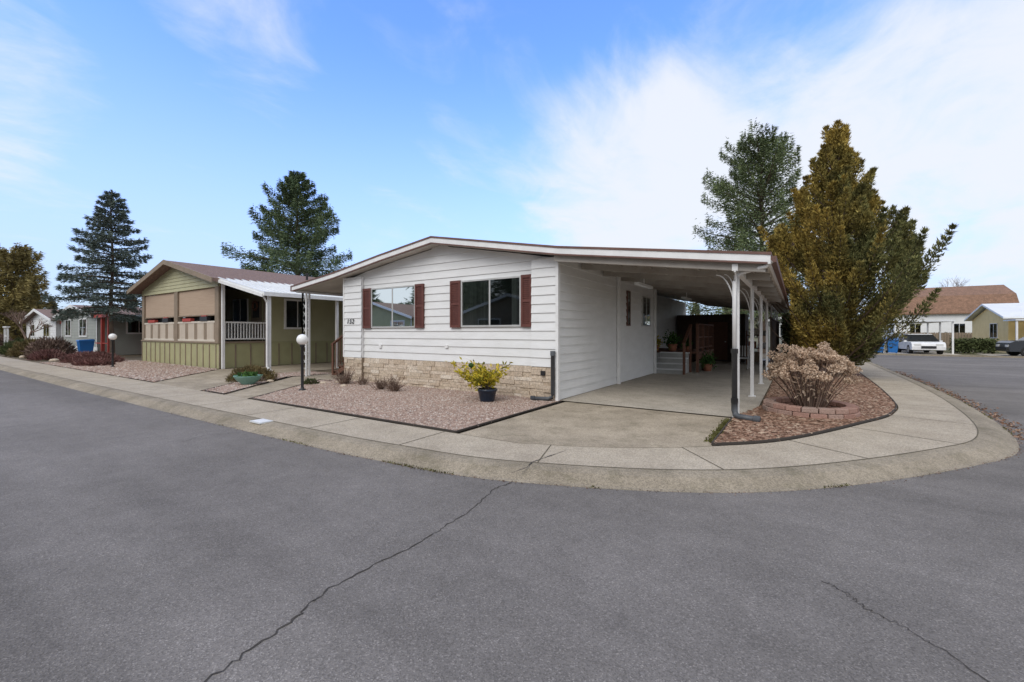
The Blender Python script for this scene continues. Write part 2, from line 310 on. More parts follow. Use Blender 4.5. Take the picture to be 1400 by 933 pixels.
for i in range(1,len(KI)):
    seg=np.linalg.norm(KI[i]-KI[i-1])
    if KI[i][0]<-30: continue
    n=max(1,int(seg/0.1))
    for k in range(n):
        acc+=seg/n
        if acc>=1.9:
            acc=0; p=KI[i-1]+(KI[i]-KI[i-1])*k/n; j=np.argmin(np.linalg.norm(IN-p,axis=1)); q=IN[j]
            best=None
            for a in (max(j-1,0),min(j,len(IN)-2)):
                A=IN[a];D=IN[a+1]-A;t=np.clip(np.dot(p-A,D)/np.dot(D,D),0,1);c=A+D*t
                if best is None or np.linalg.norm(c-p)<np.linalg.norm(best-p): best=c
            q=best; d=(q-p)/np.linalg.norm(q-p); s=np.array([-d[1],d[0]])*0.007
            jb.poly([(*(p-s),0.004),(*(p+s),0.004),(*(q+s),0.004),(*(q-s),0.004)],'joint')
a=offset(KC,0.388); b_=offset(KC,0.402)
for i in range(24,len(KC)-1):
    jb.poly([(*a[i],0.0045),(*a[i+1],0.0045),(*b_[i+1],0.0045),(*b_[i],0.0045)],'joint')
jb.end()
def crack(name,pts,w,z,jit=0.03,n=14):
    P=[]
    for i in range(len(pts)-1):
        A=np.array(pts[i]);D=np.array(pts[i+1])-A
        for k in range(n):
            P.append(A+D*k/n+rng.normal(size=2)*jit*0.35)
    P.append(np.array(pts[-1])); P=np.array(P); d=np.gradient(P,axis=0); d/=np.linalg.norm(d,axis=1,keepdims=True)
    nn=np.stack([-d[:,1],d[:,0]],axis=1); W=(w*(0.35+rng.random(len(P))))[:,None]*0.5
    W[-1]*=0.1
    L_=P+nn*W;R_=P-nn*W; b=B(name)
    for i in range(len(P)-1): b.poly([(*L_[i],z),(*R_[i],z),(*R_[i+1],z),(*L_[i+1],z)],'crack')
    return b.end()
crack("road_crack",[(1.86,-4.66),(1.82,-4.9),(1.95,-5.49),(2.0,-6.16),(1.96,-6.87),(2.06,-7.17),(2.14,-7.62),(2.3,-8.5),(2.6,-10)],0.011,-0.096)
crack("road_crack",[(4.54,-5.07),(4.66,-5.16),(4.72,-5.26),(4.88,-5.36),(5.02,-5.48),(5.3,-5.9),(5.4,-7)],0.0065,-0.096)
crack("road_crack",[(7.1,-0.8),(7.9,-1.6),(8.6,-2.2),(10.5,-3.0),(15,-4.1)],0.012,-0.096,.05)
crack("road_crack",[(-3.0,-5.08),(-3.3,-5.5),(-3.1,-5.9)],0.008,-0.096,.03)
crack("kerb_crack",[(1.86,-4.64),(1.9,-4.4),(1.84,-4.22),(1.95,-3.5)],0.014,0.005,0.012,6)
sheet("driveway",[(0.2,-3.8),(1.5,-3.7),(2.7,-3.2),(3.45,-2.6),(3.47,-0.02),(0.2,-0.02)],-0.004,'drive')
sheet("carport_slab",[(0.0,0.0),(3.75,0.0),(3.75,20),(0.0,20)],0.008,'slab')
jb=B("driveway_joint"); jb.poly([(0.05,-0.03,0.012),(3.6,-0.03,0.012),(3.6,0.0,0.012),(0.05,0.0,0.012)],'joint')
for yy in (4.2,8.2): jb.poly([(0.05,yy,0.012),(3.7,yy,0.012),(3.7,yy+.015,0.012),(0.05,yy+.015,0.012)],'joint')
ia=offset(IN,-0.004); ib=offset(IN,0.008)
for i in range(len(IN)-1):
    if -1.0<IN[i][0]<3.5 and IN[i+1][1]<-2.2: jb.poly([(*ia[i],0.004),(*ia[i+1],0.004),(*ib[i+1],0.004),(*ib[i],0.004)],'joint')
jb.end()
sheet("path",[(-7.1,-3.8),(-5.95,-3.8),(-8.2,-0.5),(-7.5,0.4),(-7.5,2.6),(-10.2,2.6),(-9.9,-0.4)],-0.006,'drive')
sheet("neighbour_driveway",[(-11.6,-3.8),(-8.4,-3.8),(-11.6,-0.3),(-11.6,14),(-15.4,14),(-15.4,-0.4)],-0.008,'drive')
def scatter(name,poly,n,size,m,z=0.012,flat=0.6,elong=1.0):
    P=np.array(poly); lo=P.min(0);hi=P.max(0); pts=[]
    while len(pts)<n:
        q=lo+(hi-lo)*rng.random((n,2)); x,y=q[:,0],q[:,1]; ins=np.zeros(n,bool); j=len(P)-1
        for i in range(len(P)):
            c=((P[i,1]>y)!=(P[j,1]>y))&(x<(P[j,0]-P[i,0])*(y-P[i,1])/(P[j,1]-P[i,1]+1e-12)+P[i,0]); ins^=c; j=i
        pts+=list(q[ins])
    pts=np.array(pts[:n]); n=len(pts)
    base=np.array([(1,0,0),(0,1,0),(-1,0,0),(0,-1,0),(0,0,1),(0,0,-1)],float)
    V=base[None]*(1+0.25*rng.normal(size=(n,6,1)))
    sc=size*(0.5+rng.random((n,1,1))); V=V*sc*np.array([elong,1,flat])
    t=rng.random(n)*6.283; c,s=np.cos(t)[:,None],np.sin(t)[:,None]
    x=V[:,:,0]*c-V[:,:,1]*s; y=V[:,:,0]*s+V[:,:,1]*c; V[:,:,0]=x;V[:,:,1]=y
    tilt=rng.normal(size=(n,1))*0.5; V[:,:,2]+=V[:,:,0]*tilt*0.4
    V[:,:,0]+=pts[:,0:1];V[:,:,1]+=pts[:,1:2];V[:,:,2]+=z
    F=np.array([(0,1,4),(1,2,4),(2,3,4),(3,0,4)])
    me=bpy.data.meshes.new(name)
    idx=(F[None]+6*np.arange(n)[:,None,None]).reshape(-1)
    me.vertices.add(6*n); me.vertices.foreach_set("co",V.astype(np.float32).reshape(-1))
    k=len(idx)//3
    me.loops.add(3*k); me.loops.foreach_set("vertex_index",idx.astype(np.int32)); me.polygons.add(k); me.polygons.foreach_set("loop_start",np.arange(0,3*k,3,dtype=np.int32))
    me.update(calc_edges=True); me.materials.append(M[m]); o=bpy.data.objects.new(name,me); COL.objects.link(o); return o
def edging(name,pts,h=0.028,m='edging',w=0.018):
    b=B(name)
    for i in range(len(pts)-1):
        A=Vector(pts[i]);C=Vector(pts[i+1]);d=(C-A).normalized();n=Vector((-d.y,d.x))*w*0.5
        b.hexa([(*(A-n),0),(*(C-n),0),(*(C+n),0),(*(A+n),0),(*(A-n),h),(*(C-n),h),(*(C+n),h),(*(A+n),h)],m)
    return b.end()
g1=[(-5.9,-3.62),(0.12,-3.55),(0.12,-0.02),(-7.45,-0.02),(-8.1,-0.5)]
g2=[(-8.3,-3.62),(-7.2,-3.62),(-9.95,-0.55),(-9.8,1),(-11.3,1),(-11.4,-0.35)]
g3=[(-27,-3.62),(-11.8,-3.62),(-15.3,-0.45),(-25,-0.35)]
sheet("gravel_bed",g1,0.012,'gravel'); scatter("gravel",g1,30000,0.018,'stones')
sheet("gravel_bed",g2,0.012,'gravel'); scatter("gravel",g2,6000,0.026,'stones')
sheet("gravel_bed",g3,0.012,'gravel'); scatter("gravel",g3,14000,0.035,'stones')
edging("garden_edging",[(-7.45,-0.55),(-8.15,-0.5),(-5.9,-3.62),(0.13,-3.56),(0.13,-0.1)])
edging("garden_edging",[(-11.4,-0.5),(-8.3,-3.62),(-7.2,-3.62),(-9.95,-0.55)])
mb=[(3.47,-2.2)]+[tuple(p) for p in offset(IN,0.05) if p[0]>3.5 and p[1]>-2.2]+[(3.8,30),(3.8,0.0),(3.47,0.0)]
sheet("mulch_bed",mb,0.014,'mulch'); scatter("bark_mulch",[p for p in mb if p[1]<14]+[(6.3,14),(3.8,14),(3.8,0),(3.47,0)],24000,0.026,'chips',0.02,0.35,1.7)
edging("garden_edging",[(3.46,-0.2),(3.45,-2.22)]+[tuple(p) for p in offset(IN,0.03) if p[0]>3.5 and p[1]>-2.2 and p[1]<20],0.035)
M['moss']=leafmat("moss",[(0,(0.07,0.06,0.02)),(1,(0.17,0.17,0.055))],4)
pts=np.stack([3.43+rng.normal(size=1500)*0.04,-2.1+rng.random(1500)*1.9,np.full(1500,0.0)],axis=1)
trimesh("moss",blades(pts,np.stack([rng.normal(size=1500),rng.normal(size=1500),.7+rng.random(1500)],axis=1),0.035,0.02),'moss')
n=2600; i=rng.integers(44,len(KC)-2,n); t=rng.random((n,1)); c2=KC[i]+(KC[i+1]-KC[i])*t; k=(np.sin(c2[:,0]*2.7)+np.sin(c2[:,1]*3.9+1)>0.9); c2=c2[k]; n=len(c2)
c=np.stack([c2[:,0],c2[:,1],np.full(n,-.098)],axis=1); c[:,:2]+=rng.normal(size=(n,2))*.012
trimesh("weeds",blades(c,np.stack([rng.normal(size=n),rng.normal(size=n),.8+rng.random(n)],axis=1),0.03,0.012),'moss')
def lid(x,y):
    b=B("utility_cover"); b.box(x-.17,x+.17,y-.11,y+.11,-0.01,0.012,'metalroof'); b.box(x-.13,x+.13,y-.07,y+.07,0.012,0.016,'trim'); b.end()
lid(-3.15,-4.75)
# ---------------------------------------------------------------- walls
def lap(b,o,u,n,u0,u1,z0,z1,m,pitch=0.2,lo=None,hi=None,out=0.026,base=0.0):
    o=Vector((o[0],o[1],0));u=Vector((u[0],u[1],0));n=Vector((n[0],n[1],0)); z=z0
    L_=lo or (lambda z:u0); H_=hi or (lambda z:u1)
    while z<z1-0.01:
        zt=min(z+pitch,z1); a0,b0,a1,b1=L_(z),H_(z),L_(zt),H_(zt)
        if b0-a0<0.02: break
        if b1<a1: a1=b1=(a1+b1)/2
        P=lambda a,k,zz: tuple(o+u*a+n*(base+k)+Vector((0,0,zz)))
        b.poly([P(a0,out,z),P(b0,out,z),P(b1,0.003,zt),P(a1,0.003,zt)],m)
        b.poly([P(a0,0.0,z),P(b0,0.0,z),P(b0,out,z),P(a0,out,z)],m)
        z=zt
def window(b,o,u,n,u0,u1,z0,z1,mull=(0.5,),back='curtain',frame='alu',off=0.03,split=None,fw=0.04):
    b.ob(o,u,n,u0,u1,0.0,off,z0,z1,back)
    if split: b.ob(o,u,n,u0+(u1-u0)*split[0],u1,off,off+0.004,z0,z1,split[1])
    b.ob(o,u,n,u0+.01,u1-.01,off+0.014,off+0.018,z0+.01,z1-.01,'glass')
    for a,c,d,e in ((u0-fw,u0,z0-fw,z1+fw),(u1,u1+fw,z0-fw,z1+fw)): b.ob(o,u,n,a,c,0,off+0.03,d,e,frame)
    b.ob(o,u,n,u0,u1,0,off+0.03,z0-fw,z0,frame); b.ob(o,u,n,u0,u1,0,off+0.03,z1,z1+fw,frame)
    for k in mull:
        c=u0+(u1-u0)*k; b.ob(o,u,n,c-.02,c+.02,off+.005,off+0.026,z0,z1,frame)
def shutter(b,o,u,n,u0,u1,z0,z1,m='shut'):
    t=0.065
    b.ob(o,u,n,u0,u1,0.0,0.04,z0,z1,m)
    b.ob(o,u,n,u0,u0+.05,0.04,t,z0,z1,m); b.ob(o,u,n,u1-.05,u1,0.04,t,z0,z1,m)
    zm=(z0+z1)/2
    for a,c in ((z0,z0+.07),(zm-.03,zm+.03),(z1-.07,z1)): b.ob(o,u,n,u0+.05,u1-.05,0.04,t,a,c,m)
    z=z0+0.08
    while z<z1-.1:
        if abs(z+.02-zm)>0.05: b.ob(o,u,n,u0+.05,u1-.05,0.04,0.054,z,z+.022,m)
        z+=0.045
# ---------------------------------------------------------------- main house
H=empty("manufactured_house")
PR=[(-9.95,3.09),(-7.6,3.37),(-5.5,3.70),(-3.45,3.98),(0.2,3.32),(4.0,2.80)]
def rz(x):
    for (a,za),(c,zc) in zip(PR,PR[1:]):
        if a<=x<=c: return za+(zc-za)*(x-a)/(c-a)
    return PR[0][1] if x<PR[0][0] else PR[-1][1]
Fr=((0,0),(1,0),(0,-1)); Rt=((0,0),(0,1),(1,0)); Lf=((-7.45,0),(0,1),(-1,0))
def und(x): return rz(x)-0.19
def lo(z):
    if z<=und(-7.45): return -7.45
    for k in range(200):
        x=-7.45+k*0.02
        if und(x)>=z: return x
    return -3.45
def hi(z):
    if z<=und(0): return 0.0
    for k in range(200):
        x=-k*0.02
        if und(x)>=z: return x
    return -3.45
LEN=19.0
w=B("front_wall"); lap(w,*Fr,-7.45,0,0.74,3.9,'white',0.2,lo,hi)
w.box(-7.44,-0.01,0.002,0.1,0,3.05,'trim')
for a,c in ((-7.45,-6.62),(-0.62,-0.002)):
    ztop=min(und(a),und(c))
    lap(w,*Fr,a,c,0.74,ztop,'white',0.2,base=0.10)
    w.box(a,c,-0.10,-0.028,0.74,ztop-0.001,'trim')
w.end(H)
w=B("side_wall"); lap(w,*Rt,0.0,7.6,0.02,und(0)+0.02,'white',0.2)
w.box(-0.1,-0.003,0.11,7.6,0,3.05,'trim')
w.box(-1.3,-1.2,7.6,LEN,0,3.3,'white'); lap(w,(-1.2,0),(0,1),(1,0),7.6,15.5,0.02,3.3,'white',0.2)
w.box(-1.2,-0.003,7.5,7.6,0,3.2,'trim')
w.end(H)
w=B("left_wall"); lap(w,*Lf,-0.1,LEN-1,0.74,und(-7.45)+.03,'white',0.2); w.box(-7.44,-7.35,0.1,LEN-1,0,3.1,'trim')
window(w,*Lf,1.1,1.95,0.85,2.85,mull=(),back='room',frame='trim')
window(w,*Lf,4.0,5.4,1.6,2.8)
w.end(H)
w=B("rear_wall"); w.box(-7.44,-1.2,LEN-1,LEN-.9,0,3.1,'white'); w.end(H)
st=B("stone_skirting")
def stones(o,u,n,u0,u1,zt,base):
    z=0.0
    while z<zt-0.02:
        h=random.uniform(0.06,0.12); h=min(h,zt-z)
        if zt-(z+h)<0.05: h=zt-z
        x=u0-random.uniform(0,0.2)
        while x<u1:
            wd=random.uniform(0.12,0.45); a=max(x,u0);c=min(x+wd,u1)
            if c-a>0.03: st.ob(o,u,n,a+.002,c-.002,0.0,base+random.uniform(0.012,0.045),z+.001,z+h-.002,'stone')
            x+=wd
        z+=h
    st.ob(o,u,n,u0,u1,-0.01,base+0.010,0,zt,'tanwood')
stones(*Fr,-6.62,-0.62,0.735,0.0); stones(*Fr,-7.45,-6.62,0.735,0.09); stones(*Fr,-0.62,-0.0,0.735,0.09); stones(*Lf,-.1,LEN-1,0.735,0)
st.end(H,bevel=0.006)
wd=B("windows")
window(wd,*Fr,-6.2,-4.42,1.68,2.78,mull=(0.5,),back='curtain',split=(0.55,'room'),off=0.034)
window(wd,*Fr,-2.70,-0.97,1.68,2.78,mull=(0.5,),back='curtain',split=(0.5,'room'),off=0.034)
wd.ob((0,0),(1,0),(0,-1),-1.2,-.98,.038,.042,1.68,2.78,'curtain'); wd.ob((0,0),(1,0),(0,-1),-4.65,-4.43,.038,.042,1.68,2.78,'curtain')
window(wd,*Rt,4.55,4.75,1.75,2.75,mull=(),back='room',frame='brown',off=0.03)
window(wd,*Rt,6.1,6.95,1.75,2.7,mull=(0.5,),back='room',off=0.03)
window(wd,(-1.2,0),(0,1),(1,0),9.9,11.2,1.75,2.7,mull=(0.5,),back='room',off=0.03)
wd.end(H)
sh=B("shutters")
for a,c in ((-6.595,-6.25),(-4.37,-4.06),(-3.09,-2.75),(-0.92,-0.64)): shutter(sh,(0,-0.02),(1,0),(0,-1),a,c,1.63,2.83)
sh.end(H)
dr=B("entry_doors"); 
dr.ob((-1.2,0),(0,1),(1,0),8.6,9.5,0.03,0.06,0.82,2.8,'trim'); dr.ob((-1.2,0),(0,1),(1,0),8.75,9.35,0.06,0.07,1.7,2.6,'room')
dr.end(H)
rf=B("roof")
def strip(b,P,o0,o1,y0,y1,m):
    for (a,za),(c,zc) in zip(P,P[1:]):
        b.hexa([(a,y0,za+o0),(c,y0,zc+o0),(c,y1,zc+o0),(a,y1,za+o0),(a,y0,za+o1),(c,y0,zc+o1),(c,y1,zc+o1),(a,y1,za+o1)],m)
strip(rf,PR,-0.17,-0.016,-0.36,LEN,'ceil')
strip(rf,PR,-0.014,-0.005,-0.38,LEN,'brown')
rf.end(H)
fs=B("fascia")
strip(fs,PR,-0.040,0.003,-0.415,-0.36,'brown'); strip(fs,PR,-0.160,-0.040,-0.40,-0.36,'trim'); strip(fs,PR,-0.19,-0.160,-0.41,-0.36,'brown')
x=4.0; z=2.80
fs.box(x,x+.05,-0.415,LEN,z-0.045,z+0.003,'brown'); fs.box(x,x+.04,-0.40,LEN,z-0.19,z-0.045,'trim'); fs.box(x+.041,x+.12,-0.38,LEN,z-.165,z-.065,'brown')
x=-9.95;z=3.09
fs.box(x-.05,x,-0.415,6.5,z-0.19,z+0.003,'brown')
fs.end(H)
tr=B("corner_trim")
tr.box(0.0,0.07,-0.13,-0.03,0.0,und(0.07),'trim'); tr.box(-0.02,0.03,-0.03,0.06,0.0,und(0.07),'trim')
tr.box(0.03,0.11,3.65,3.75,0,und(0.1),'trim'); tr.box(0.03,0.10,7.52,7.62,0,und(0.1),'trim')
tr.box(-7.5,-7.45,-0.13,-0.05,0.74,und(-7.45),'trim')
tr.end(H)
cp=B("carport_frame")
XC=3.52
cols=[0.0,3.0,6.0,9.0,12.0,15.0,18.0]
for yy in cols:
    cp.box(XC-.035,XC+.035,yy-.035,yy+.035,0,und(XC)-0.13,'trim'); cp.box(XC-.07,XC+.07,yy-.07,yy+.07,0.008,0.03,'trim')
    for sx,sy in ((0,1),(0,-1),(-1,0)):
        for rad,hh in ((.30,.75),(.17,.45)):
            P=[]
            for k in range(9):
                t=k/8; r_=rad*(1-math.cos(t*math.pi/2)); P.append((XC+sx*(0.035+r_),yy+sy*(0.035+r_),und(XC)-0.14-hh+hh*math.sin(t*math.pi/2)))
            cp.tube(P,0.013 if rad>.2 else .009,'trim',6)
cp.box(XC-.045,XC+.045,-0.34,LEN-.1,und(XC)-0.13,und(XC)-0.012,'trim')
RP=[(0.06,rz(0.06)),(0.2,3.32),(3.96,rz(3.96))]
yy=-0.30
k=0
while yy<LEN-.3:
    strip(cp,RP,-0.17-(0.14 if k%2==0 else 0.06),-0.172,yy,yy+(0.08 if k%2==0 else 0.05),'beam'); yy+=0.7; k+=1
for i in range(11):
    x=0.4+i*0.33
    if abs(x-XC)<0.1: continue
    z=rz(x)-0.171; cp.box(x,x+.022,-0.28,LEN-.2,z-0.035,z-.001,'beam')
for yy in (2.2,7.4): 
    z=rz(1.8)-0.3; cp.box(1.0,1.12,yy,yy+1.25,z-.1,z-.04,'metalroof'); cp.box(1.05,1.07,yy+.6,yy+.62,z-.04,z+.15,'trim')
cp.end(H)
ds=B("downspout")
ds.tube([(4.06,-0.36,2.66),(3.98,-0.33,2.585),(3.62,-0.16,2.53),(3.50,-0.12,2.47),(3.49,-0.12,2.38),(3.49,-0.12,1.18)],0.034,'trim',8)
ds.tube([(3.49,-0.12,1.22),(3.49,-0.12,1.14)],0.058,'pvc',12)
ds.tube([(3.49,-0.12,1.16),(3.49,-0.12,0.34)],0.045,'pvc',12); ds.tube([(3.49,-0.12,0.36),(3.49,-0.12,0.28)],0.058,'pvc',12)
ds.tube([(3.49,-0.12,0.3),(3.49,-0.12,0.15),(3.51,-0.15,0.085),(3.57,-0.2,0.06),(3.86,-0.28,0.055)],0.052,'pvc',12)
ds.tube([(3.80,-0.265,0.057),(3.88,-0.285,0.055)],0.065,'pvc',12)
ds.tube([(-0.03,-0.19,1.05),(-0.03,-0.19,0.16),(-0.05,-0.20,0.09),(-0.12,-0.23,0.06),(-0.48,-0.33,0.055)],0.045,'pvc',12)
ds.tube([(-0.03,-0.19,1.0),(-0.03,-0.19,1.1)],0.056,'pvc',12); ds.tube([(-0.42,-0.31,0.056),(-0.5,-0.335,0.055)],0.056,'pvc',12)
ds.end(H,smooth=True)
lp=B("awning_posts")
def latt(x0,y0,x1,y1,zt):
    for x,y in ((x0,y0),(x1,y1)): lp.box(x-.024,x+.024,y-.024,y+.024,0,zt,'trim')
    z=0.25
    while z<zt-.2:
        for q in (1,-1):
            P=[]
            for k in range(9):
                t=k/8; a=math.sin(t*math.pi)*0.5*q; P.append((x0+(x1-x0)*(0.5+a),y0+(y1-y0)*(0.5+a),z+t*0.26))
            lp.tube(P,0.007,'trim',5)
        z+=0.27
latt(-9.78,-0.1,-9.56,-0.1,3.1-.2); latt(-9.78,-0.1,-9.78,0.14,2.9)
latt(-9.78,2.4,-9.78,2.62,2.9)
lp.box(-9.84,-9.74,-.3,6.4,2.86,2.93,'trim')
lp.end(H)
sp=B("side_stairs")
for i in range(5):
    x0=-9.35+i*0.28; sp.box(x0,x0+.32,0.75,2.0,0.17*(i+1)-.035,0.17*(i+1),'wood'); sp.box(x0+.03,x0+.05,0.78,1.97,0.17*i,0.17*(i+1)-.035,'wood')
sp.box(-7.95,-7.47,0.75,2.0,0.85,0.89,'wood')
for yy in (0.75,1.98):
    sp.hexa([(-9.35,yy,0),(-9.1,yy,0),(-7.95,yy,.62),(-7.95,yy,.84),(-9.35,yy+.04,0),(-9.1,yy+.04,0),(-7.95,yy+.04,.62),(-7.95,yy+.04,.84)],'wood')
    for x,z in ((-9.3,0.17),(-8.6,0.6),(-7.95,0.89)): sp.box(x-.04,x+.04,yy-.045,yy-.001,0,z+.92,'wood')
    sp.hexa([(-9.38,yy-.05,1.05),(-7.9,yy-.05,1.78),(-7.9,yy+.05,1.78),(-9.38,yy+.05,1.05),(-9.38,yy-.05,1.10),(-7.9,yy-.05,1.83),(-7.9,yy+.05,1.83),(-9.38,yy+.05,1.10)],'wood')
    for k in range(9):
        x=-9.15+k*.13; zb=(x+9.3)*0.6+0.15; sp.box(x,x+.025,yy-.03,yy-.005,zb,(x+9.38)*.493+1.05,'wood')
sp.end(H)
sd=B("carport_steps")
for i in range(4):
    sd.box(0.02,1.0,7.65+i*0.27,7.65+(i+1)*0.27+.001,0.008,0.19*(i+1)-.04,'grey'); sd.box(0.0,1.03,7.62+i*.27,7.93+i*.27,0.19*(i+1)-.039,0.19*(i+1),'metalroof')
sd.box(-1.18,1.35,8.75,12.2,0.72,0.78,'wood'); sd.box(1.26,1.31,8.75,12.2,0.5,0.72,'wood'); 
for yy in (8.8,9.9,11.0,12.1): sd.box(1.24,1.33,yy-.045,yy+.045,0.008,1.8,'wood')
sd.box(1.23,1.34,8.75,12.2,1.8,1.84,'wood'); sd.box(1.27,1.30,8.8,12.1,0.9,.95,'wood'); sd.box(1.27,1.30,8.8,12.1,1.3,1.35,'wood')
for k in range(13): sd.box(1.275,1.295,8.9+k*.26,8.925+k*.26,0.95,1.8,'wood')
sd.box(1.01,1.09,7.6,7.68,0.008,1.15,'wood'); sd.box(1.01,1.09,8.7,8.74,0.008,1.8,'wood')
sd.hexa([(1.0,7.58,1.1),(1.1,7.58,1.1),(1.1,8.8,1.76),(1.0,8.8,1.76),(1.0,7.58,1.15),(1.1,7.58,1.15),(1.1,8.8,1.81),(1.0,8.8,1.81)],'wood')
sd.end(H)
sc=B("storage_shed")
sc.box(-1.1,2.2,16.2,18.2,0.01,2.45,'shadewood'); sc.box(.5,1.4,16.14,16.19,.1,2.05,'wood'); sc.box(1.28,1.34,16.10,16.135,1.0,1.06,'hub')
sc.end()
sc=B("storage_shelf")
for z in (.15,.75,1.35): sc.box(2.4,3.3,14.4,14.8,z,z+.04,'wood')
for x in (2.4,3.26): sc.box(x,x+.05,14.38,14.43,0,1.6,'wood')
for x,z,w_,h_,m in ((2.5,.79,.3,.3,'terracotta'),(2.9,.79,.3,.25,'trim'),(2.5,.19,.5,.4,'tanwood'),(2.6,1.39,.3,.3,'beige'),(3.0,1.39,.2,.2,'grey')): sc.box(x,x+w_,14.45,14.75,z+.001,z+h_,m)
sc.end()
ch=B("patio_chair")
for dx,dy in ((0,0),(.5,0),(0,.5),(.5,.5)): ch.box(2.2+dx,2.24+dx,11.5+dy,11.54+dy,0,.45 if dy==0 else .95,'trim')
ch.box(2.2,2.74,11.5,12.04,.42,.46,'trim')
for k in range(5): ch.box(2.25+k*.1,2.3+k*.1,12.0,12.02,.5,.95,'trim')
ch.end()
ls=B("lattice_screen")
for k in range(42):
    y=9.2+k*0.21; ls.box(3.60,3.62,y,y+.06,0.1,2.0,'shadewood')
ls.box(3.58,3.64,9.1,18.2,0.05,0.12,'shadewood'); ls.box(3.58,3.64,9.1,18.2,2.0,2.06,'shadewood'); ls.end()
def potplant(x,y,z,s=1.0,m='greenleaf'):
    E=empty("potted_plant",(x,y,z)); pl=B("pot")
    pl.lathe((0,0,0),[(0,0),(0.13*s,0),(0.18*s,0.28*s),(0.15*s,0.28*s),(0,0.24*s)],'terracotta'); pl.end(E,smooth=True)
    c=np.array([0,0,.4*s])+rng.normal(size=(350,3))*[.12*s,.12*s,.13*s]; trimesh("leaves",leaves(c,rng.normal(size=(350,3))+[0,0,.6],0.13*s,0.045*s),m,E)
potplant(0.35,8.95,.785); potplant(-.3,9.0,.785,.8,'aucuba'); potplant(1.5,9.6,.01,1.0); potplant(.9,8.98,.785,.7)
tx=bpy.data.curves.new("house_number","FONT"); tx.body="152"; tx.size=0.2; tx.extrude=0.008; tx.shear=0.25; tx.space_character=1.25
to=bpy.data.objects.new("house_number",tx); COL.objects.link(to); to.location=(-7.3,-0.14,1.78); to.rotation_euler=(math.pi/2,0,0); to.data.materials.append(M['black']); to.parent=H
ob=B("outlet_boxes"); ob.box(-5.9,-5.8,-.055,-.02,1.05,1.15,'trim'); ob.box(-3.3,-3.2,-.055,-.02,1.1,1.18,'trim'); ob.box(-.35,-.25,-.17,-.12,.55,.65,'black'); ob.end(H)

# ---------------------------------------------------------------- neighbour green house
G=empty("olive_house")
def gable(b,x0,x1,ze,zp,y0,y1,m,ov=0.5,th=0.14,fas='trim'):
    xm=(x0+x1)/2; P=[(x0-ov,ze-(zp-ze)/(xm-x0)*ov),(xm,zp),(x1+ov,ze-(zp-ze)/(xm-x0)*ov)]
    strip(b,P,-th,0,y0,y1,m); strip(b,P,-th-.05,0.02,y0-.04,y0,fas)
    return P
b=B("walls")
GX0,GX1=-24.4,-15.6; GF=-0.3
zE,zP=3.82,4.85
b.box(GX0,GX1,1.8,17,0,3.75,'green')
lap(b,(0,GF),(1,0),(0,-1),GX0,GX1,3.42,zP,'green',0.16,lo=lambda z:GX0 if z<zE-.15 else min(-20,GX0+(z-zE+.15)/(zP-zE)*4.4),hi=lambda z:GX1 if z<zE-.15 else max(-20,GX1-(z-zE+.15)/(zP-zE)*4.4))
b.box(GX0,GX1,GF+.003,GF+.12,3.42,3.7,'green')
lap(b,(GX1,0),(0,1),(1,0),1.8,17,1.1,3.75,'green',0.16)
lap(b,(0,1.8),(1,0),(0,-1),GX0,GX1,1.1,3.7,'green',0.16)
b.poly([(GX0,GF+.01,3.6),(GX1,GF+.01,3.6),(-20,GF+.01,4.7)],'green')
b.end(G)
b=B("skirting")
b.box(GX0,GX1,GF,1.8,0,1.05,'green2'); b.box(GX1-.02,GX1+.03,1.8,17,0,1.08,'green2')
x=GX0
while x<GX1: b.box(x,x+.05,GF-.025,GF,0,1.0,'tanwood'); x+=0.61
y=GF
while y<1.8: b.box(GX1,GX1+.025,y,y+.05,0,1.0,'tanwood'); y+=.61
while y<17: b.box(GX1+.03,GX1+.055,y,y+.05,0,1.0,'tanwood'); y+=.61
b.box(GX0-.05,GX1+.05,GF-.05,1.8,1.05,1.12,'tanwood')
b.end(G)
b=B("porch")
for x0,x1 in ((GX0,GX0+.3),(-20.2,-19.8),(GX1-.35,GX1)): b.box(x0,x1,GF-.01,GF+.2,1.12,3.42,'tanwood')
b.box(GX1-.2,GX1,1.6,1.8,1.12,3.6,'tanwood')
for x0,x1 in ((GX0+.3,-20.2),(-19.8,GX1-.35)):
    b.box(x0,x1,GF+.06,GF+.09,2.25,3.4,'tan'); b.tube([(x0,GF+.06,2.25),(x1,GF+.06,2.25)],.04,'tanwood',8)
    b.box(x0,x1,GF+.3,GF+.33,1.12,3.4,'room')
    b.box(x0,x1,GF-.0,GF+.07,1.12,1.2,'beige'); b.box(x0,x1,GF,GF+.07,1.92,2.0,'beige')
    n=4
    for k in range(n):
        a=x0+(x1-x0)*k/n; c=x0+(x1-x0)*(k+1)/n
        b.box(a+.14,c-.14,GF+.02,GF+.045,1.2,1.92,'beige'); b.box(a,a+.14,GF+.015,GF+.06,1.2,1.92,'tanwood'); b.box(c-.14,c,GF+.015,GF+.06,1.2,1.92,'tanwood')
        xx=a+.18
        while xx<c-.18: b.box(xx,xx+.02,GF+.014,GF+.02,1.22,1.9,'tan'); xx+=.12
    b.box(x0+.6,x0+1.5,GF-.03,GF+.12,2.0,2.14,'red'); b.box(x1-1.4,x1-.7,GF-.03,GF+.12,2.0,2.2,'black'); b.box(x1-1.3,x1-.8,GF-.02,GF+.11,2.2,2.24,'red')
b.box(GX1-.09,GX1-.02,GF+.2,1.6,1.9,1.97,'trim'); b.box(GX1-.09,GX1-.02,GF+.2,1.6,1.2,1.26,'trim')
y=GF+.25
while y<1.6: b.box(GX1-.075,GX1-.035,y,y+.04,1.26,1.9,'trim'); y+=.12
b.end(G)
b=B("openings")
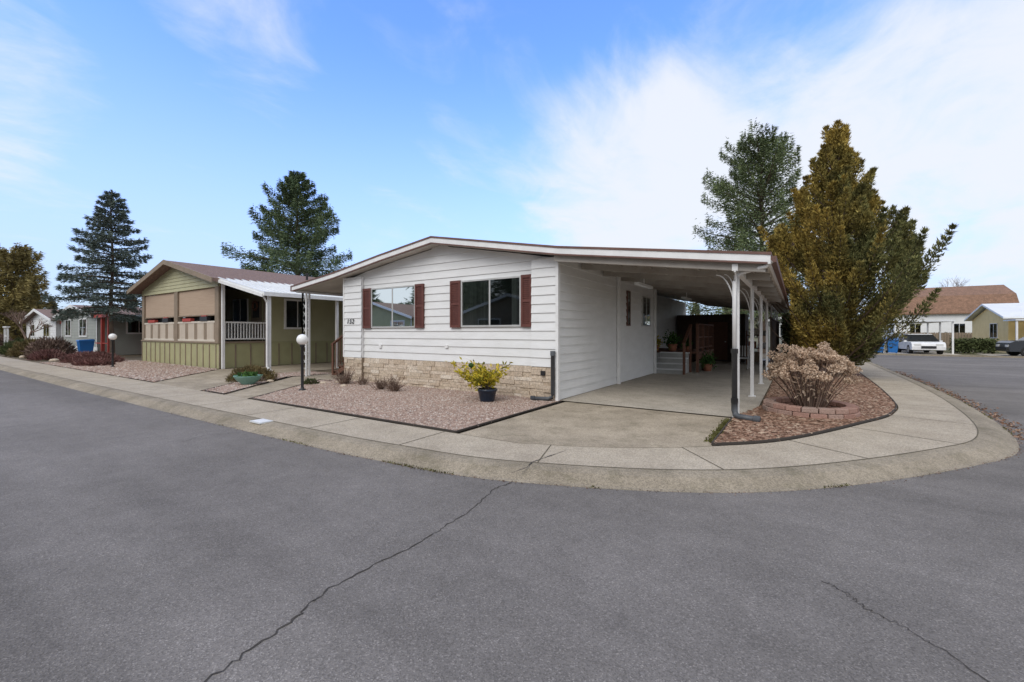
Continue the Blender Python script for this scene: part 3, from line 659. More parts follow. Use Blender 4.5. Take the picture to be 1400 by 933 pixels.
window(b,(0,1.78),(1,0),(0,-1),-19.0,-17.6,1.9,3.1,back='room',frame='trim')
b.ob((0,1.78),(1,0),(0,-1),-17.2,-16.3,0.02,.05,1.12,3.15,'tanwood'); b.ob((0,1.78),(1,0),(0,-1),-17.05,-16.45,.05,.06,2.2,2.95,'room')
window(b,(GX1+.01,0),(0,1),(1,0),2.5,3.6,1.75,3.0,back='room',frame='trim',fw=.09)
window(b,(GX1+.01,0),(0,1),(1,0),6.5,7.8,1.75,3.0,back='room',frame='trim',fw=.09)
b.end(G)
wb=B("wreath")
P=[(-16.75+.2*math.cos(t),1.68,2.75+.2*math.sin(t)) for t in np.linspace(0,6.283,18)]
wb.tube(P,.05,'wood',6); wb.end(G)
b=B("roof"); gable(b,GX0,GX1,zE,zP,GF-.45,17.3,'shingle',ov=0.55,fas='tanwood')
for x,y in ((-18,5),(-17.5,9),(-18.5,12)): b.tube([(x,y,4.2),(x,y,4.75)],.06,'black',8)
b.box(-18.6,-18.0,7.4,8.0,4.3,4.75,'tanwood')
b.end(G)
b=B("awning")
AP=[(-15.2,3.72),(-11.6,2.95)]
strip(b,AP,-.05,0,-.5,13,'metalroof')
y=-0.5
while y<13:
    strip(b,AP,0.0,0.035,y,y+.06,'metalroof'); y+=.3
b.box(-11.6,-11.52,-.52,13,2.83,2.97,'trim'); strip(b,AP,-.17,-.05,-.55,-.5,'trim')
for yy in (-.2,2.6,5.4,8.2): b.box(-11.85,-11.75,yy-.05,yy+.05,0,2.9,'trim')
b.box(-15.5,-15.4,-.25,-.15,0,3.65,'trim')
b.tube([(-11.7,-.45,2.8),(-11.75,-.3,2.6),(-11.75,-.3,.25),(-11.3,-.35,.1)],.04,'trim',8)
b.end(G)
# ---------------------------------------------------------------- other houses
def simplehouse(name,x0,x1,y0,y1,ze,zp,m,roofm,windows=(),trimm='trim',skirt=None,side=True):
    E=empty(name); b=B("walls")
    b.box(x0,x1,y0,y1,0,ze,m); lap(b,(0,y0),(1,0),(0,-1),x0,x1,0.5,zp,m,0.2,lo=lambda z:x0 if z<ze else min((x0+x1)/2,x0+(z-ze)/(zp-ze)*(x1-x0)/2),hi=lambda z:x1 if z<ze else max((x0+x1)/2,x1-(z-ze)/(zp-ze)*(x1-x0)/2))
    b.poly([(x0,y0+.01,ze),(x1,y0+.01,ze),((x0+x1)/2,y0+.01,zp-.05)],m)
    if skirt: b.box(x0-.02,x1+.02,y0-.03,y0,0,0.55,skirt)
    for xx in (x0,x1-.1): b.box(xx,xx+.1,y0-.045,y0-.028,0,ze,trimm)
    b.end(E)
    b=B("windows")
    for (a,c,z0,z1) in windows: window(b,(0,y0-.005),(1,0),(0,-1),a,c,z0,z1,frame=trimm,back='curtain',split=(.5,'room'),fw=.1)
    if side: window(b,(x1,0),(0,1),(1,0),y0+1.5,y0+2.7,1.5,2.5,frame=trimm,back='room',fw=.1)
    b.end(E)
    b=B("roof"); gable(b,x0,x1,ze,zp,y0-.4,y1+.3,roofm,ov=.4,fas=trimm); b.end(E)
    return E
E=simplehouse("sage_house",-42.5,-33.5,0,14,2.75,3.45,'sage','shingle',[(-41.2,-39.8,1.3,2.4),(-37.5,-35.8,1.3,2.4)],skirt='trim')
b=B("side_porch")
b.box(-33.5,-30.6,-.2,9,2.5,2.62,'metalroof'); b.box(-33.5,-30.6,-.28,-.2,2.45,2.68,'red')
for x,y in ((-30.7,-.1),(-32,-.1),(-30.7,3),(-30.7,6)): b.box(x-.08,x+.08,y-.08,y+.08,0,2.5,'red')
b.box(-33.4,-30.8,2.4,2.5,0,2.5,'red'); b.box(-32.8,-31.9,2.34,2.4,0.1,2.2,'trim'); b.box(-33.4,-30.8,-.15,-.1,.8,.86,'red')
b.end(E)
E=simplehouse("white_house",-56.5,-45.2,0.2,12,2.6,3.55,'white','shingle',[(-54.5,-53,1.2,2.2),(-49.5,-47.5,1.2,2.2)])
b=B("side_porch"); b.box(-45.2,-43.2,.4,6,2.3,2.4,'metalroof'); b.box(-43.3,-43.2,.4,.5,0,2.3,'red'); b.box(-45.2,-43.2,.35,.4,2.2,2.45,'red'); b.end(E)
simplehouse("white_house",-80,-68,-1,12,2.7,3.7,'sage','shingle',[(-78,-76.5,1.2,2.3)])
b=B("garden_arbor")
for x in (-47.5,-46.3): b.box(x-.05,x+.05,-2.3,-2.2,0,1.9,'trim')
b.box(-47.7,-46.1,-2.35,-2.15,1.9,1.98,'trim'); b.box(-47.5,-46.3,-2.28,-2.22,1.2,1.26,'trim'); b.end()
for x,m in ((2,'sage'),(-13.5,'tanwood'),(-29,'green2'),(-46,'white')):
    E=simplehouse("street_house",-5,5,0,14,3.0,4.4,m,'shingle',[(-4,-2.4,1.4,2.5),(1,3,1.4,2.5)],side=False); E.location=(x,-18.5,0); E.rotation_euler=(0,0,math.pi)
fk=B("south_kerb"); fk.box(-160,18,-14.4,-13.98,-.12,0,'kerb'); fk.end()
# ---------------------------------------------------------------- lamps
def lamp(x,y):
    E=empty("garden_lamp",(x,y,0)); b=B("post")
    b.lathe((0,0,0),[(0,0.0),(0.09,0.0),(0.09,0.03),(0.045,0.06),(0.036,0.1),(0.036,1.12),(0.055,1.14),(0.06,1.2),(0.0,1.2)],'black',14); b.end(E,smooth=True)
    b=B("globe"); b.lathe((0,0,1.32),[(0.14*math.sin(t)+.0001,-0.14*math.cos(t)) for t in np.linspace(0.1,math.pi,14)],'globe',20); b.end(E,smooth=True)
lamp(-6.25,-2.2); lamp(-20.2,-2.5)
# ---------------------------------------------------------------- plants
def conifer(name,x,y,h,r,base,m,nb=130,per=330,bl=0.3,seed=1,rise=0.15,droop=0.25,shape=0.85,trunk=0.2,tuft=0.05,wl=0.26,whorl=5):
    global rng
    rng=np.random.default_rng(seed); E=empty(name,(x,y,0)); b=B("trunk")
    P=[(0.04*math.sin(k*1.3),0.04*math.cos(k*1.1),h*k/10) for k in range(11)]
    b.tube(P,trunk,'bark',9,r1=0.02)
    T=[]; nw=nb/whorl
    for i in range(nb):
        t=min(.985,(i//whorl+rng.random()*.6)/nw); z=base+(h-base)*t**0.92*0.985
        f=max(0.02,(1-t))**shape
        if t<0.15: f*=0.78+t*1.45
        L=r*f*rng.uniform(0.62,1.12)+0.12; a=i*2*math.pi/whorl+(i//whorl)*0.9+rng.normal()*0.25; ca,sa=math.cos(a),math.sin(a)
        ri=rise*(0.3+t*1.8)+rng.normal()*.06
        def pt(s,_L=L,_z=z,_ri=ri,_ca=ca,_sa=sa):
            q=s*_L; return np.stack([_ca*q,_sa*q,_z+_ri*q-droop*_L*s**2*(1-t*0.8)+.12*_L*s**4],axis=-1)
        ss=np.linspace(0,0.95,6); b.tube([tuple(p) for p in pt(ss)],0.018+0.016*L,'bark',4,r1=0.005)
        n=int(per*(0.2+L/r)); s=rng.random(n)**0.6
        ntw=max(4,int(L/.22)); s=(np.floor(s*ntw)+.25+rng.random(n)*.3)/ntw
        s=np.clip(s,0.03,.99)
        wmax=L*wl*(1-s)**0.65*np.minimum(1,s*5)+0.10
        lat=rng.uniform(-1,1,n); sh_=np.abs(lat)*wmax*.6/L
        c=pt(np.clip(s+sh_,0,1.02))
        c[:,0]+=-sa*lat*wmax; c[:,1]+=ca*lat*wmax; c[:,2]+= rng.normal(size=n)*tuft*L**.5 - np.abs(lat)*wmax*0.3
        sg=np.sign(lat)
        d=np.stack([ca*0.9-sa*sg*0.7,sa*0.9+ca*sg*0.7,rng.normal(size=n)*0.3-.08],axis=1)+rng.normal(size=(n,3))*0.35
        T.append(blades(c,d,bl*(0.5+0.8*rng.random(n)),bl*0.27))
    n=int(per*0.4); zz=h-rng.random(n)*h*0.07; c=np.stack([rng.normal(size=n)*.03,rng.normal(size=n)*.03,zz],axis=1); d=rng.normal(size=(n,3))+[0,0,1.2]; T.append(blades(c,d,bl*.7,bl*.25))
    b.end(E); trimesh("foliage",np.concatenate(T),m,E)
conifer("blue_spruce",-29,-0.4,9.8,2.9,2.5,'spruce',nb=110,per=430,bl=0.18,seed=3,rise=0.15,droop=0.3,tuft=0.05,trunk=.13,shape=.8)
conifer("fir_tree",-39,16.6,18.2,8.2,2.5,'fir',nb=120,per=900,bl=0.32,seed=8,rise=0.35,droop=0.3,shape=0.8,trunk=.35,tuft=0.12,whorl=6)
conifer("fir_tree",2.2,28.2,15.8,6.6,3.0,'fir2',nb=120,per=780,bl=0.24,seed=11,rise=0.5,droop=0.3,shape=0.66,trunk=.28,tuft=0.12,wl=.27,whorl=6)
conifer("golden_tree",-60.5,-0.2,9.3,3.0,1,'goldleaf',nb=90,per=260,bl=0.4,seed=15,rise=0.6,shape=0.4,trunk=.25,tuft=.15)
conifer("fir_tree",-68,1.6,7.6,2.6,1,'fir',nb=80,per=200,bl=0.45,seed=16,rise=0.3,shape=0.7,trunk=.3)
for x,y,h,sd_ in ((-17,-36,17,41),(-9,-35,15,42),(-24,-38,19,43),(-34,-36,15,44),(-42,-40,17,45),(2,-38,15,46),(-21,-22,9,47),(-37,-22,9,48)):
    conifer("fir_tree",x,y,h,h*.33,1,'fir',nb=60,per=150,bl=0.9,seed=sd_,rise=0.3,trunk=.3,shape=.6,tuft=.2)
def cedar(name,x,y,h):
    global rng
    rng=np.random.default_rng(21); E=empty(name,(x,y,0)); b=B("trunk"); b.tube([(0,0,0),(0.05,0,1.5),(-.05,.05,4),(0,0,h*.93)],.22,'bark',10,r1=.03)
    zs=[0.5,1.2,2.0,3.0,4.0,4.8,5.5,6.2,7.0,7.8,8.4]; rs=[.6,1.15,1.85,2.5,2.55,2.25,1.75,1.2,.75,.38,.1]
    T=[]
    leaders=[(0,0,h,.9),(.95,.2,6.5,.65),(2.0,.9,5.75,.5),(-1.0,-.2,6.5,.6),(-1.7,-.6,5.7,.5),(.5,-1.4,6.0,.6),(2.3,1.4,4.9,.4)]
    npl=360
    for i in range(npl):
        if i<220:
            t=(i+rng.random())/220; zt=0.7+(h-0.9)*(t**1.05); R=np.interp(zt,zs,rs)
            a=i*2.399+rng.normal()*.3; rr=R*rng.uniform(.56,1.12); rr*=1+0.14*math.sin(a*2+zt*0.9)+0.13*math.sin(a*5-zt*1.7)
            tip=np.array([math.cos(a)*rr,math.sin(a)*rr,zt+rng.uniform(.1,.6)])
            base=np.array([math.cos(a)*rr*.15,math.sin(a)*rr*.15,max(.3,zt-rr*.75)])
        else:
            lx,ly,lz,ls_=leaders[i%7]; u=rng.random(); zt=lz*(.55+.45*u**.8); w_=(1-u)*.85*ls_+.05; a=rng.random()*6.283
            tip=np.array([lx+math.cos(a)*w_,ly+math.sin(a)*w_,zt]); base=np.array([lx*.7,ly*.7,zt-.7-.5*w_])
        rr_=np.hypot(*(tip[:2]-base[:2])); out=np.array([tip[0]-base[0],tip[1]-base[1],0])/max(rr_,.01)
        mid=(base+tip)/2+out*rr_*.16-np.array([0,0,.16*rr_]); ln=np.linalg.norm(tip-base)
        ss=np.linspace(0,.95,5)[:,None]; pp=(1-ss)**2*base+2*ss*(1-ss)*mid+ss**2*tip
        b.tube([tuple(p) for p in pp],.03,'bark',4,r1=.006)
        n=int(260+260*ln); s=(0.22+0.78*rng.random(n)**.8)
        k=max(5,int(ln/.16)); s=(np.floor(s*k)+rng.random(n)*.6)/k; s=np.clip(s,.1,1)[:,None]
        c=(1-s)**2*base+2*s*(1-s)*mid+s**2*tip
        tang=nrm(2*(1-s)*(mid-base)+2*s*(tip-mid))
        wr=(0.09+0.10*ln**.5)*np.clip((1.05-s[:,0])*2.0,0.05,1)*rng.random(n)**.6
        ofs=rng.normal(size=(n,3)); ofs=nrm(ofs-tang*np.sum(ofs*tang,axis=1,keepdims=True))
        c=c+ofs*wr[:,None]+tang*wr[:,None]*.7; d=tang*0.8+ofs*0.8+[0,0,.55]+rng.normal(size=(n,3))*.4
        T.append(blades(c,d,.05+.08*rng.random(n),.026+0.02*rng.random(n)))
    T=np.concatenate(T)
    cc=T.mean(axis=1); keep=~((cc[:,0]+x<4.2)&(cc[:,2]<3.05))&(cc[:,2]>0.25)
    b.end(E); trimesh("foliage",T[keep],'gold',E)
cedar("golden_cedar",5.5,9.9,8.4)
def bush(name,x,y,rx,ry,h,n,m,bl,bw,z0=0.0,up=0.6,leaf=False,shell=0.5):
    E=empty(name,(x,y,z0)); 
    d=nrm(rng.normal(size=(n,3))); d[:,2]=np.abs(d[:,2]); k=(rng.random(n)**(1/3)*(1-shell)+shell)[:,None]
    k=k*(1+0.16*np.sin(d[:,0:1]*7+1+x)*np.cos(d[:,1:2]*6+d[:,2:3]*5))
    c=d*k*np.array([rx,ry,h]); dd=d+rng.normal(size=(n,3))*.5+[0,0,up]
    T=(leaves if leaf else blades)(c,dd,bl*(.6+.8*rng.random(n)),bw); trimesh("foliage",T,m,E)
    b=B("stems")
    for i in range(9):
        a=i*.7; b.tube([(0,0,0),(math.cos(a)*rx*.35,math.sin(a)*ry*.35,h*.4),(math.cos(a)*rx*.65,math.sin(a)*ry*.65,h*.75)],.012,'bark',4)
    b.end(E); return E
def twiggy(name,x,y,r,h,n,m='twig'):
    E=empty(name,(x,y,0)); T=[]; b=B("stems")
    C=[];D=[]
    for i in range(n):
        a=rng.random()*6.283; e=rng.uniform(.2,1.2); L=h*rng.uniform(.6,1.1); d=np.array([math.cos(a)*r/h*e,math.sin(a)*r/h*e,1.0]); d/=np.linalg.norm(d)
        p0=np.array([rng.normal()*.05,rng.normal()*.05,0]); p1=p0+d*L*.5; p2=p1+(d+rng.normal(size=3)*.25)*L*.5
        b.tube([p0,p1,p2],.006,m,3,r1=.002)
        for k in range(14):
            s=rng.uniform(.3,1); C.append(p0+(p2-p0)*s); D.append(d+rng.normal(size=3)*.6)
    b.end(E); trimesh("twigs",blades(np.array(C),np.array(D),.09,.007),m,E)
twiggy("bare_shrub",-6.55,-0.75,.6,.5,80); twiggy("bare_shrub",-4.15,-1.0,.42,.38,70); twiggy("bare_shrub",-4.7,-1.0,.35,.32,50); twiggy("bare_shrub",-5.9,-.6,.25,.25,30)
E=empty("potted_shrub",(-1.2,-1.0,0)); b=B("pot"); b.lathe((0,0,.012),[(0,0),(.15,0),(.16,.03),(.20,.22),(.225,.24),(.225,.28),(.20,.28),(.19,.24),(0,.24)],'bluepot',24); b.end(E,smooth=True)
b=B("stems"); C=[];D=[]
for i in range(44):
    a=rng.random()*6.283; e=rng.uniform(.1,1.2); d=np.array([math.cos(a)*e,math.sin(a)*e,.62]); tip=np.array([-.16,0,.2])+d*rng.uniform(.32,.85)*[.8,.8,1.3]
    b.tube([(0,0,.24),tuple((tip+[0,0,.24])/2+np.array([0,0,.03])),tuple(tip)],.007,'bark',4,r1=.003)
    for k in range(24): 
        s=rng.uniform(.45,1.05); C.append(np.array([0,0,.24])*(1-s)+tip*s+rng.normal(size=3)*.035); D.append(d*0.7+rng.normal(size=3)*.7)
b.end(E); trimesh("leaves",leaves(np.array(C),np.array(D),.11,.045),'aucuba',E)
b=B("plant_tag"); b.box(-.22,-.215,-.28,-.275,.3,.75,'black'); b.lathe((-.2175,-.285,.8),[(0.001,-.06),(.05,-.03),(.06,0),(.05,.03),(.001,.06)],'greenleaf',12); b.end(E)
E=empty("hydrangea",(4.6,1.35,0)); b=B("stems"); T=[];C=[];D=[]
for i in range(100):
    a=i*2.399; e=math.sqrt((i+.5)/100); d=np.array([math.cos(a)*e*.70,math.sin(a)*e*.70,0]); zt=.34+.78*math.sqrt(max(0,1-(e*.88)**2))+rng.normal()*.08
    tip=np.array([d[0],d[1],zt]); b.tube([(d[0]*.25,d[1]*.25,0),(d[0]*.6,d[1]*.6,zt*.55),tuple(tip)],.008,'twig',4,r1=.004)
    R=rng.uniform(.055,.105); n=130; q=nrm(rng.normal(size=(n,3))); cc=tip+q*R*[1,1,.75]*(.7+.3*rng.random((n,1))); T.append(leaves(cc,nrm(rng.normal(size=(n,3)))+q*.5,.035,.03))
    for k in range(3): s=rng.uniform(.3,.95); C.append(tip*[s,s,s]); D.append(rng.normal(size=3))
b.end(E); trimesh("dried_blooms",np.concatenate(T),'bloom',E); trimesh("dry_leaves",leaves(np.array(C),np.array(D),.10,.04),'bloom',E)
b=B("block_ring")
for lay in range(2):
    n=18
    for k in range(n):
        a0=2*math.pi*(k+.5*lay)/n; w_=math.pi/n*.93; r0,r1=.57-.01*lay,.76-.02*lay; z0=.01+lay*.09
        if lay==1 and k in (4,9): continue
        P=[]
        for z in (z0,z0+.085):
            for r_,aa in ((r1,a0-w_),(r1,a0+w_),(r0,a0+w_),(r0,a0-w_)): P.append((4.58+r_*math.cos(aa),1.35+r_*math.sin(aa),z))
        b.hexa(P,'block')
b.end(None,bevel=.01)
E=empty("flower_bowl",(-8.75,-2.35,0)); b=B("bowl"); b.lathe((0,0,.012),[(0,0),(.16,0),(.17,.03),(.30,.14),(.36,.24),(.37,.26),(.33,.25),(0,.2)],'teal',24); b.end(E,smooth=True)
c=rng.normal(size=(260,3))*[.13,.1,.03]+[0,0,.26]; trimesh("leaves",leaves(c,rng.normal(size=(260,3))+[0,0,1],.1,.05),'greenleaf',E)
bush("heather_bush",-9.8,-1.75,.75,.6,.42,4200,'heather',.09,.02)
bush("low_shrub",-7.35,-1.3,.2,.2,.15,500,'hedge',.06,.02)
bush("barberry_shrub",-25.6,-2.0,2.2,1.0,.42,6000,'purple',.16,.05); bush("barberry_shrub",-22.6,-2.6,1.2,.6,.26,2600,'purple',.14,.05)
bush("juniper_shrub",-33,-2.2,1.6,1.0,1.1,4000,'twig',.2,.05); bush("juniper_shrub",-36.3,-2.4,1.7,1.0,.95,4000,'heather',.2,.06); bush("juniper_shrub",-41,-2.2,2,1,.9,4000,'hedge',.22,.07)
bush("barberry_shrub",-30.5,-2.7,1.2,.7,.45,2500,'purple',.16,.05)
bush("juniper_shrub",-49,-2.4,1.6,1.0,1.2,4000,'twig',.2,.06); bush("juniper_shrub",-54,-2.4,2.4,1.0,1.0,4000,'hedge',.25,.08)
def rocks(name,x,y,r_):
    b=B(name); b.lathe((x,y,0),[(r_*1.0,0),(r_*1.05,r_*.3),(r_*.7,r_*.62),(.001,r_*.72)],'stone',7); b.end()
for q in ((-7.2,-1.0,.1),(-7.0,-.6,.13),(-6.1,-1.1,.09),(-10.9,-.6,.14),(-9.0,-1.6,.1),(-28,-2.9,.2),(-31.5,-3.0,.2),(-34,-3.1,.22)): rocks("garden_rock",*q)
n=900; c=np.stack([np.zeros(n),rng.random(n)*14+1,np.full(n,-0.092)],axis=1)
kx=np.interp(c[:,1],KC[-60:,1],KC[-60:,0]); c[:,0]=kx+0.02+np.abs(rng.normal(size=n))*.12
dd=rng.normal(size=(n,3)); dd[:,2]*=.15; trimesh("fallen_leaves",leaves(c,dd,.05,.03),'chips')
n=1500; i=rng.integers(40,len(KC)-2,n); c2=KC[i]+(KC[i+1]-KC[i])*rng.random((n,1)); c=np.stack([c2[:,0],c2[:,1],np.full(n,-.094)],axis=1); c[:,:2]+=rng.normal(size=(n,2))*.03; dd=rng.normal(size=(n,3)); dd[:,2]*=.1
trimesh("gutter_debris",leaves(c,dd,.02,.011),'twig')
def hedgebox(name,x0,x1,y0,y1,h,n,m,bl):
    c=np.stack([x0+(x1-x0)*rng.random(n),y0+(y1-y0)*rng.random(n),h*rng.random(n)**.7],axis=1)
    trimesh(name,leaves(c,rng.normal(size=(n,3)),bl,bl*.5),m)
hedgebox("hedge",3.9,4.9,14,20,2.3,9000,'hedge',.2)

# ---------------------------------------------------------------- right-hand far block
sheet("far_lawn",[(7.7,32),(90,32),(90,140),(-60,140),(-60,32)],-0.05,'grass')
fk=B("far_kerb"); fk.box(7.7,90,31.9,32.2,-.12,0,'kerb'); fk.end()
sheet("far_driveway",[(9.8,32.2),(13.9,32.2),(13.9,44),(9.8,44)],-0.04,'slab')
sheet("far_driveway",[(15.2,32.2),(20.5,32.2),(20.5,37),(15.2,37)],-0.04,'slab')
E=empty("barn_house"); b=B("walls"); 
bx0,bx1,by0,by1=15.0,25.8,66,76
b.box(bx0,bx1,by0,by1,-.1,3.9,'white'); 
for x in (17,21,24): window(b,(0,by0),(1,0),(0,-1),x-.5,x+.5,1.4,2.6,frame='trim',back='room')
b.end(E)
b=B("roof")
prof=[(by0-.4,3.8),(by0+1.2,6.0),((by0+by1)/2,7.4),(by1-1.2,6.0),(by1+.4,3.8)]
for (ya,za),(yb,zb) in zip(prof,prof[1:]):
    b.hexa([(bx0-.3,ya,za),(bx1+.3,ya,za),(bx1+.3,yb,zb),(bx0-.3,yb,zb),(bx0-.3,ya,za+.15),(bx1+.3,ya,za+.15),(bx1+.3,yb,zb+.15),(bx0-.3,yb,zb+.15)],'barnroof')
for xx in (bx0,bx1): b.poly([(xx,y_,z_) for y_,z_ in prof],'white')
b.end(E)
E=empty("yellow_house"); b=B("walls"); yx0,yx1,yy0,yy1=17.6,30,39,47
b.box(yx0,yx1,yy0,yy1,-.1,2.6,'yellow'); 
b.poly([(yx0-.003,yy0,2.6),(yx0-.003,yy1,2.6),(yx0-.003,(yy0+yy1)/2,3.6)],'yellow')
window(b,(yx0,0),(0,1),(-1,0),41,42.5,1.1,2.2,frame='trim',back='room'); window(b,(0,yy0),(1,0),(0,-1),18.6,20.0,1.1,2.2,frame='trim',back='curtain',fw=.1); window(b,(0,yy0),(1,0),(0,-1),22,24,1.1,2.2,frame='trim',back='curtain',fw=.1)
b.end(E); b=B("roof")
prof=[(yy0-.5,2.55),((yy0+yy1)/2,3.75),(yy1+.5,2.55)]
for (ya,za),(yb,zb) in zip(prof,prof[1:]):
    b.hexa([(yx0-.4,ya,za),(yx1+.3,ya,za),(yx1+.3,yb,zb),(yx0-.4,yb,zb),(yx0-.4,ya,za+.14),(yx1+.3,ya,za+.14),(yx1+.3,yb,zb+.14),(yx0-.4,yb,zb+.14)],'metalroof')
b.box(17.2,21,36.3,38.5,2.35,2.45,'metalroof')
for x in (17.3,19,20.9): b.box(x-.05,x+.05,36.4,36.5,-.05,2.35,'trim')
b.end(E)
E=empty("far_carport"); b=B("frame"); b.box(9.8,13.8,34.5,42,2.3,2.42,'metalroof')
for x in (9.9,13.7):
    for y in (34.7,38,41.8): b.box(x-.05,x+.05,y-.05,y+.05,-.05,2.3,'trim')
b.end(E)
simplehouse("grey_house",1.5,9.0,42,56,2.7,3.5,'sage','shingle',[(3,4.4,1.2,2.3),(6.5,8,1.2,2.3)])
hedgebox("hedge",14.2,16.4,36.5,37.6,1.0,2500,'hedge',.2); hedgebox("hedge",13.6,21,56,58,1.3,3000,'olive',.35)
b=B("wood_fence")
for k in range(48): b.box(13.4+k*.2,13.57+k*.2,50,50.04,0,1.5,'tanwood')
b.box(13.4,23,50.04,50.08,.3,.4,'tanwood'); b.box(13.4,23,50.04,50.08,1.1,1.2,'tanwood'); b.end()
def bin_(x,y):
    b=B("recycling_bin"); b.hexa([(x-.24,y-.26,.06),(x+.24,y-.26,.06),(x+.24,y+.24,.06),(x-.24,y+.24,.06),(x-.31,y-.34,.98),(x+.31,y-.34,.98),(x+.31,y+.32,.98),(x-.31,y+.32,.98)],'bin')
    b.hexa([(x-.33,y-.38,.98),(x+.33,y-.38,.98),(x+.33,y+.34,.98),(x-.33,y+.34,.98),(x-.31,y-.34,1.06),(x+.31,y-.34,1.06),(x+.31,y+.32,1.1),(x-.31,y+.32,1.1)],'bin')
    for s in (-1,1): b.tube([(x+s*.22,y+.3,.1),(x+s*.3,y+.3,.1)],.1,'rubber',10)
    b.end()
bin_(10.15,32.8); bin_(9.4,32.9); bin_(-31.4,-1.0)
def car(name,x,y,rot,body,suv=False):
    E=empty(name,(x,y,-.05)); E.rotation_euler=(0,0,rot); L,W=4.5,1.8; h=1.72 if suv else 1.45; hb=1.0 if suv else .86
    b=B("body"); hw=W/2
    low=[(-2.22,.32),(-2.25,.55),(-2.2,hb-.12),(-2.0,hb),(-1.0,hb+.06),(1.6,hb+.03),(2.15,hb-.05),(2.25,.6),(2.2,.32)]
    k=len(low)
    for s in (-1,1): b.poly([(px,s*hw,pz) for px,pz in (low if s<0 else low[::-1])],body)
    for i in range(k):
        a,c=low[i],low[(i+1)%k]; b.poly([(a[0],-hw,a[1]),(c[0],-hw,c[1]),(c[0],hw,c[1]),(a[0],hw,a[1])],body)
    o=b.end(E,bevel=.06)
    b=B("cabin"); cb=[(-1.25,hb+.03),(-.45,h-.05),(1.25 if not suv else 1.75,h-.05),(2.0 if suv else 1.85,hb)]
    t=.16; w1,w2=hw-.05,hw-.05-t
    A=[(p[0],-(w1 if i in (0,3) else w2),p[1]) for i,p in enumerate(cb)]; C=[(p[0],(w1 if i in (0,3) else w2),p[1]) for i,p in enumerate(cb)]
    b.poly(A,'carglass'); b.poly(C[::-1],'carglass')
    for i in range(4): j=(i+1)%4; b.poly([A[i],C[i],C[j],A[j]],'carglass')
    x0,x1=cb[1][0],cb[2][0]; b.hexa([(x0-.03,-w2-.01,h-.07),(x1+.03,-w2-.01,h-.07),(x1+.03,w2+.01,h-.07),(x0-.03,w2+.01,h-.07),(x0+.08,-w2+.06,h),(x1-.08,-w2+.06,h),(x1-.08,w2-.06,h),(x0+.08,w2-.06,h)],body)
    for xx in (.35,1.2):
        for s in (-1,1): b.hexa([(xx-.04,s*(w1+.008),hb),(xx+.04,s*(w1+.008),hb),(xx+.04,s*(w1-.03),hb),(xx-.04,s*(w1-.03),hb),(xx-.04,s*(w2+.01),h-.06),(xx+.04,s*(w2+.01),h-.06),(xx+.04,s*(w2-.03),h-.06),(xx-.04,s*(w2-.03),h-.06)],body)
    b.end(E)
    b=B("wheels")
    for xx in (-1.4,1.4):
        for s in (-1,1): b.tube([(xx,s*(hw-.2),.33),(xx,s*(hw+.012),.33)],.33,'rubber',20); b.tube([(xx,s*(hw),.33),(xx,s*(hw+.02),.33)],.2,'hub',12)
    b.end(E)
    b=B("lights_and_bumpers")
    for s in (-1,1): b.box(-2.262,-2.1,s*.58-.18,s*.58+.18,.62,.76,'lens'); b.box(2.15,2.262,s*.66-.14,s*.66+.14,.65,.9,'tail'); b.box(-1.0,-.85,s*(hw+.0),s*(hw+.16),hb,hb+.13,body)
    b.box(-2.265,-2.2,-.4,.4,.42,.6,'black'); b.box(2.2,2.265,-.26,.26,.45,.58,'lens'); b.end(E)
car("parked_car",12.0,35.4,math.radians(94),'carwhite'); car("parked_car",13.0,43.5,math.radians(90),'carsilver')
car("parked_suv",18.0,33.6,math.radians(5),'cardark',True)
T=[]
for i in range(150):
    ang=math.radians(rng.uniform(-62,62)); D_=rng.uniform(110,190)
    dirx=.834*math.sin(ang)-.552*math.cos(ang); diry=.552*math.sin(ang)+.834*math.cos(ang)
    cx,cy=4.4+dirx*D_,-8.5+diry*D_; hh=rng.uniform(4,9)*(D_/150); r_=rng.uniform(3,7); n=380
    if rng.random()<.4:
        s=rng.random(n)**.8; a=rng.random(n)*6.283; q=(1-s)*r_*.55*rng.random(n)**.5; c=np.stack([cx+np.cos(a)*q,cy+np.sin(a)*q,s*hh*1.35],axis=1)
    else:
        d=nrm(rng.normal(size=(n,3)))*(rng.random((n,1))**.4); c=np.stack([cx+d[:,0]*r_,cy+d[:,1]*r_,hh*.5+d[:,2]*hh*.55],axis=1)
    T.append(leaves(c,rng.normal(size=(n,3)),1.3,.8))
trimesh("distant_trees",np.concatenate(T),'olive')
def baretree(name,x,y,h,seed):
    r=random.Random(seed); E=empty(name,(x,y,0)); b=B("limbs")
    def br(p,d,L,rad,lv):
        q=p+d*L; b.tube([p,p+d*L*.5+Vector((r.gauss(0,.03*L),r.gauss(0,.03*L),0)),q],rad,'twig',4,r1=rad*.6)
        if lv==0: return
        for k in range(3):
            dd=(d+Vector((r.gauss(0,.45),r.gauss(0,.45),r.gauss(.12,.25)))).normalized(); br(q if k else p+d*L*.7,dd,L*.72,rad*.6,lv-1)
    br(Vector((0,0,0)),Vector((0,0,1)),h*.28,.13,5); b.end(E)
baretree("bare_tree",20.5,80,10,1); baretree("bare_tree",24,84,12,2); baretree("bare_tree",-44.3,-1.6,4.0,3); baretree("bare_tree",15,88,10,4)
conifer("fir_tree",31,62,9,2.6,1,'fir',nb=70,per=160,bl=0.5,seed=31,rise=0.3,shape=.7)

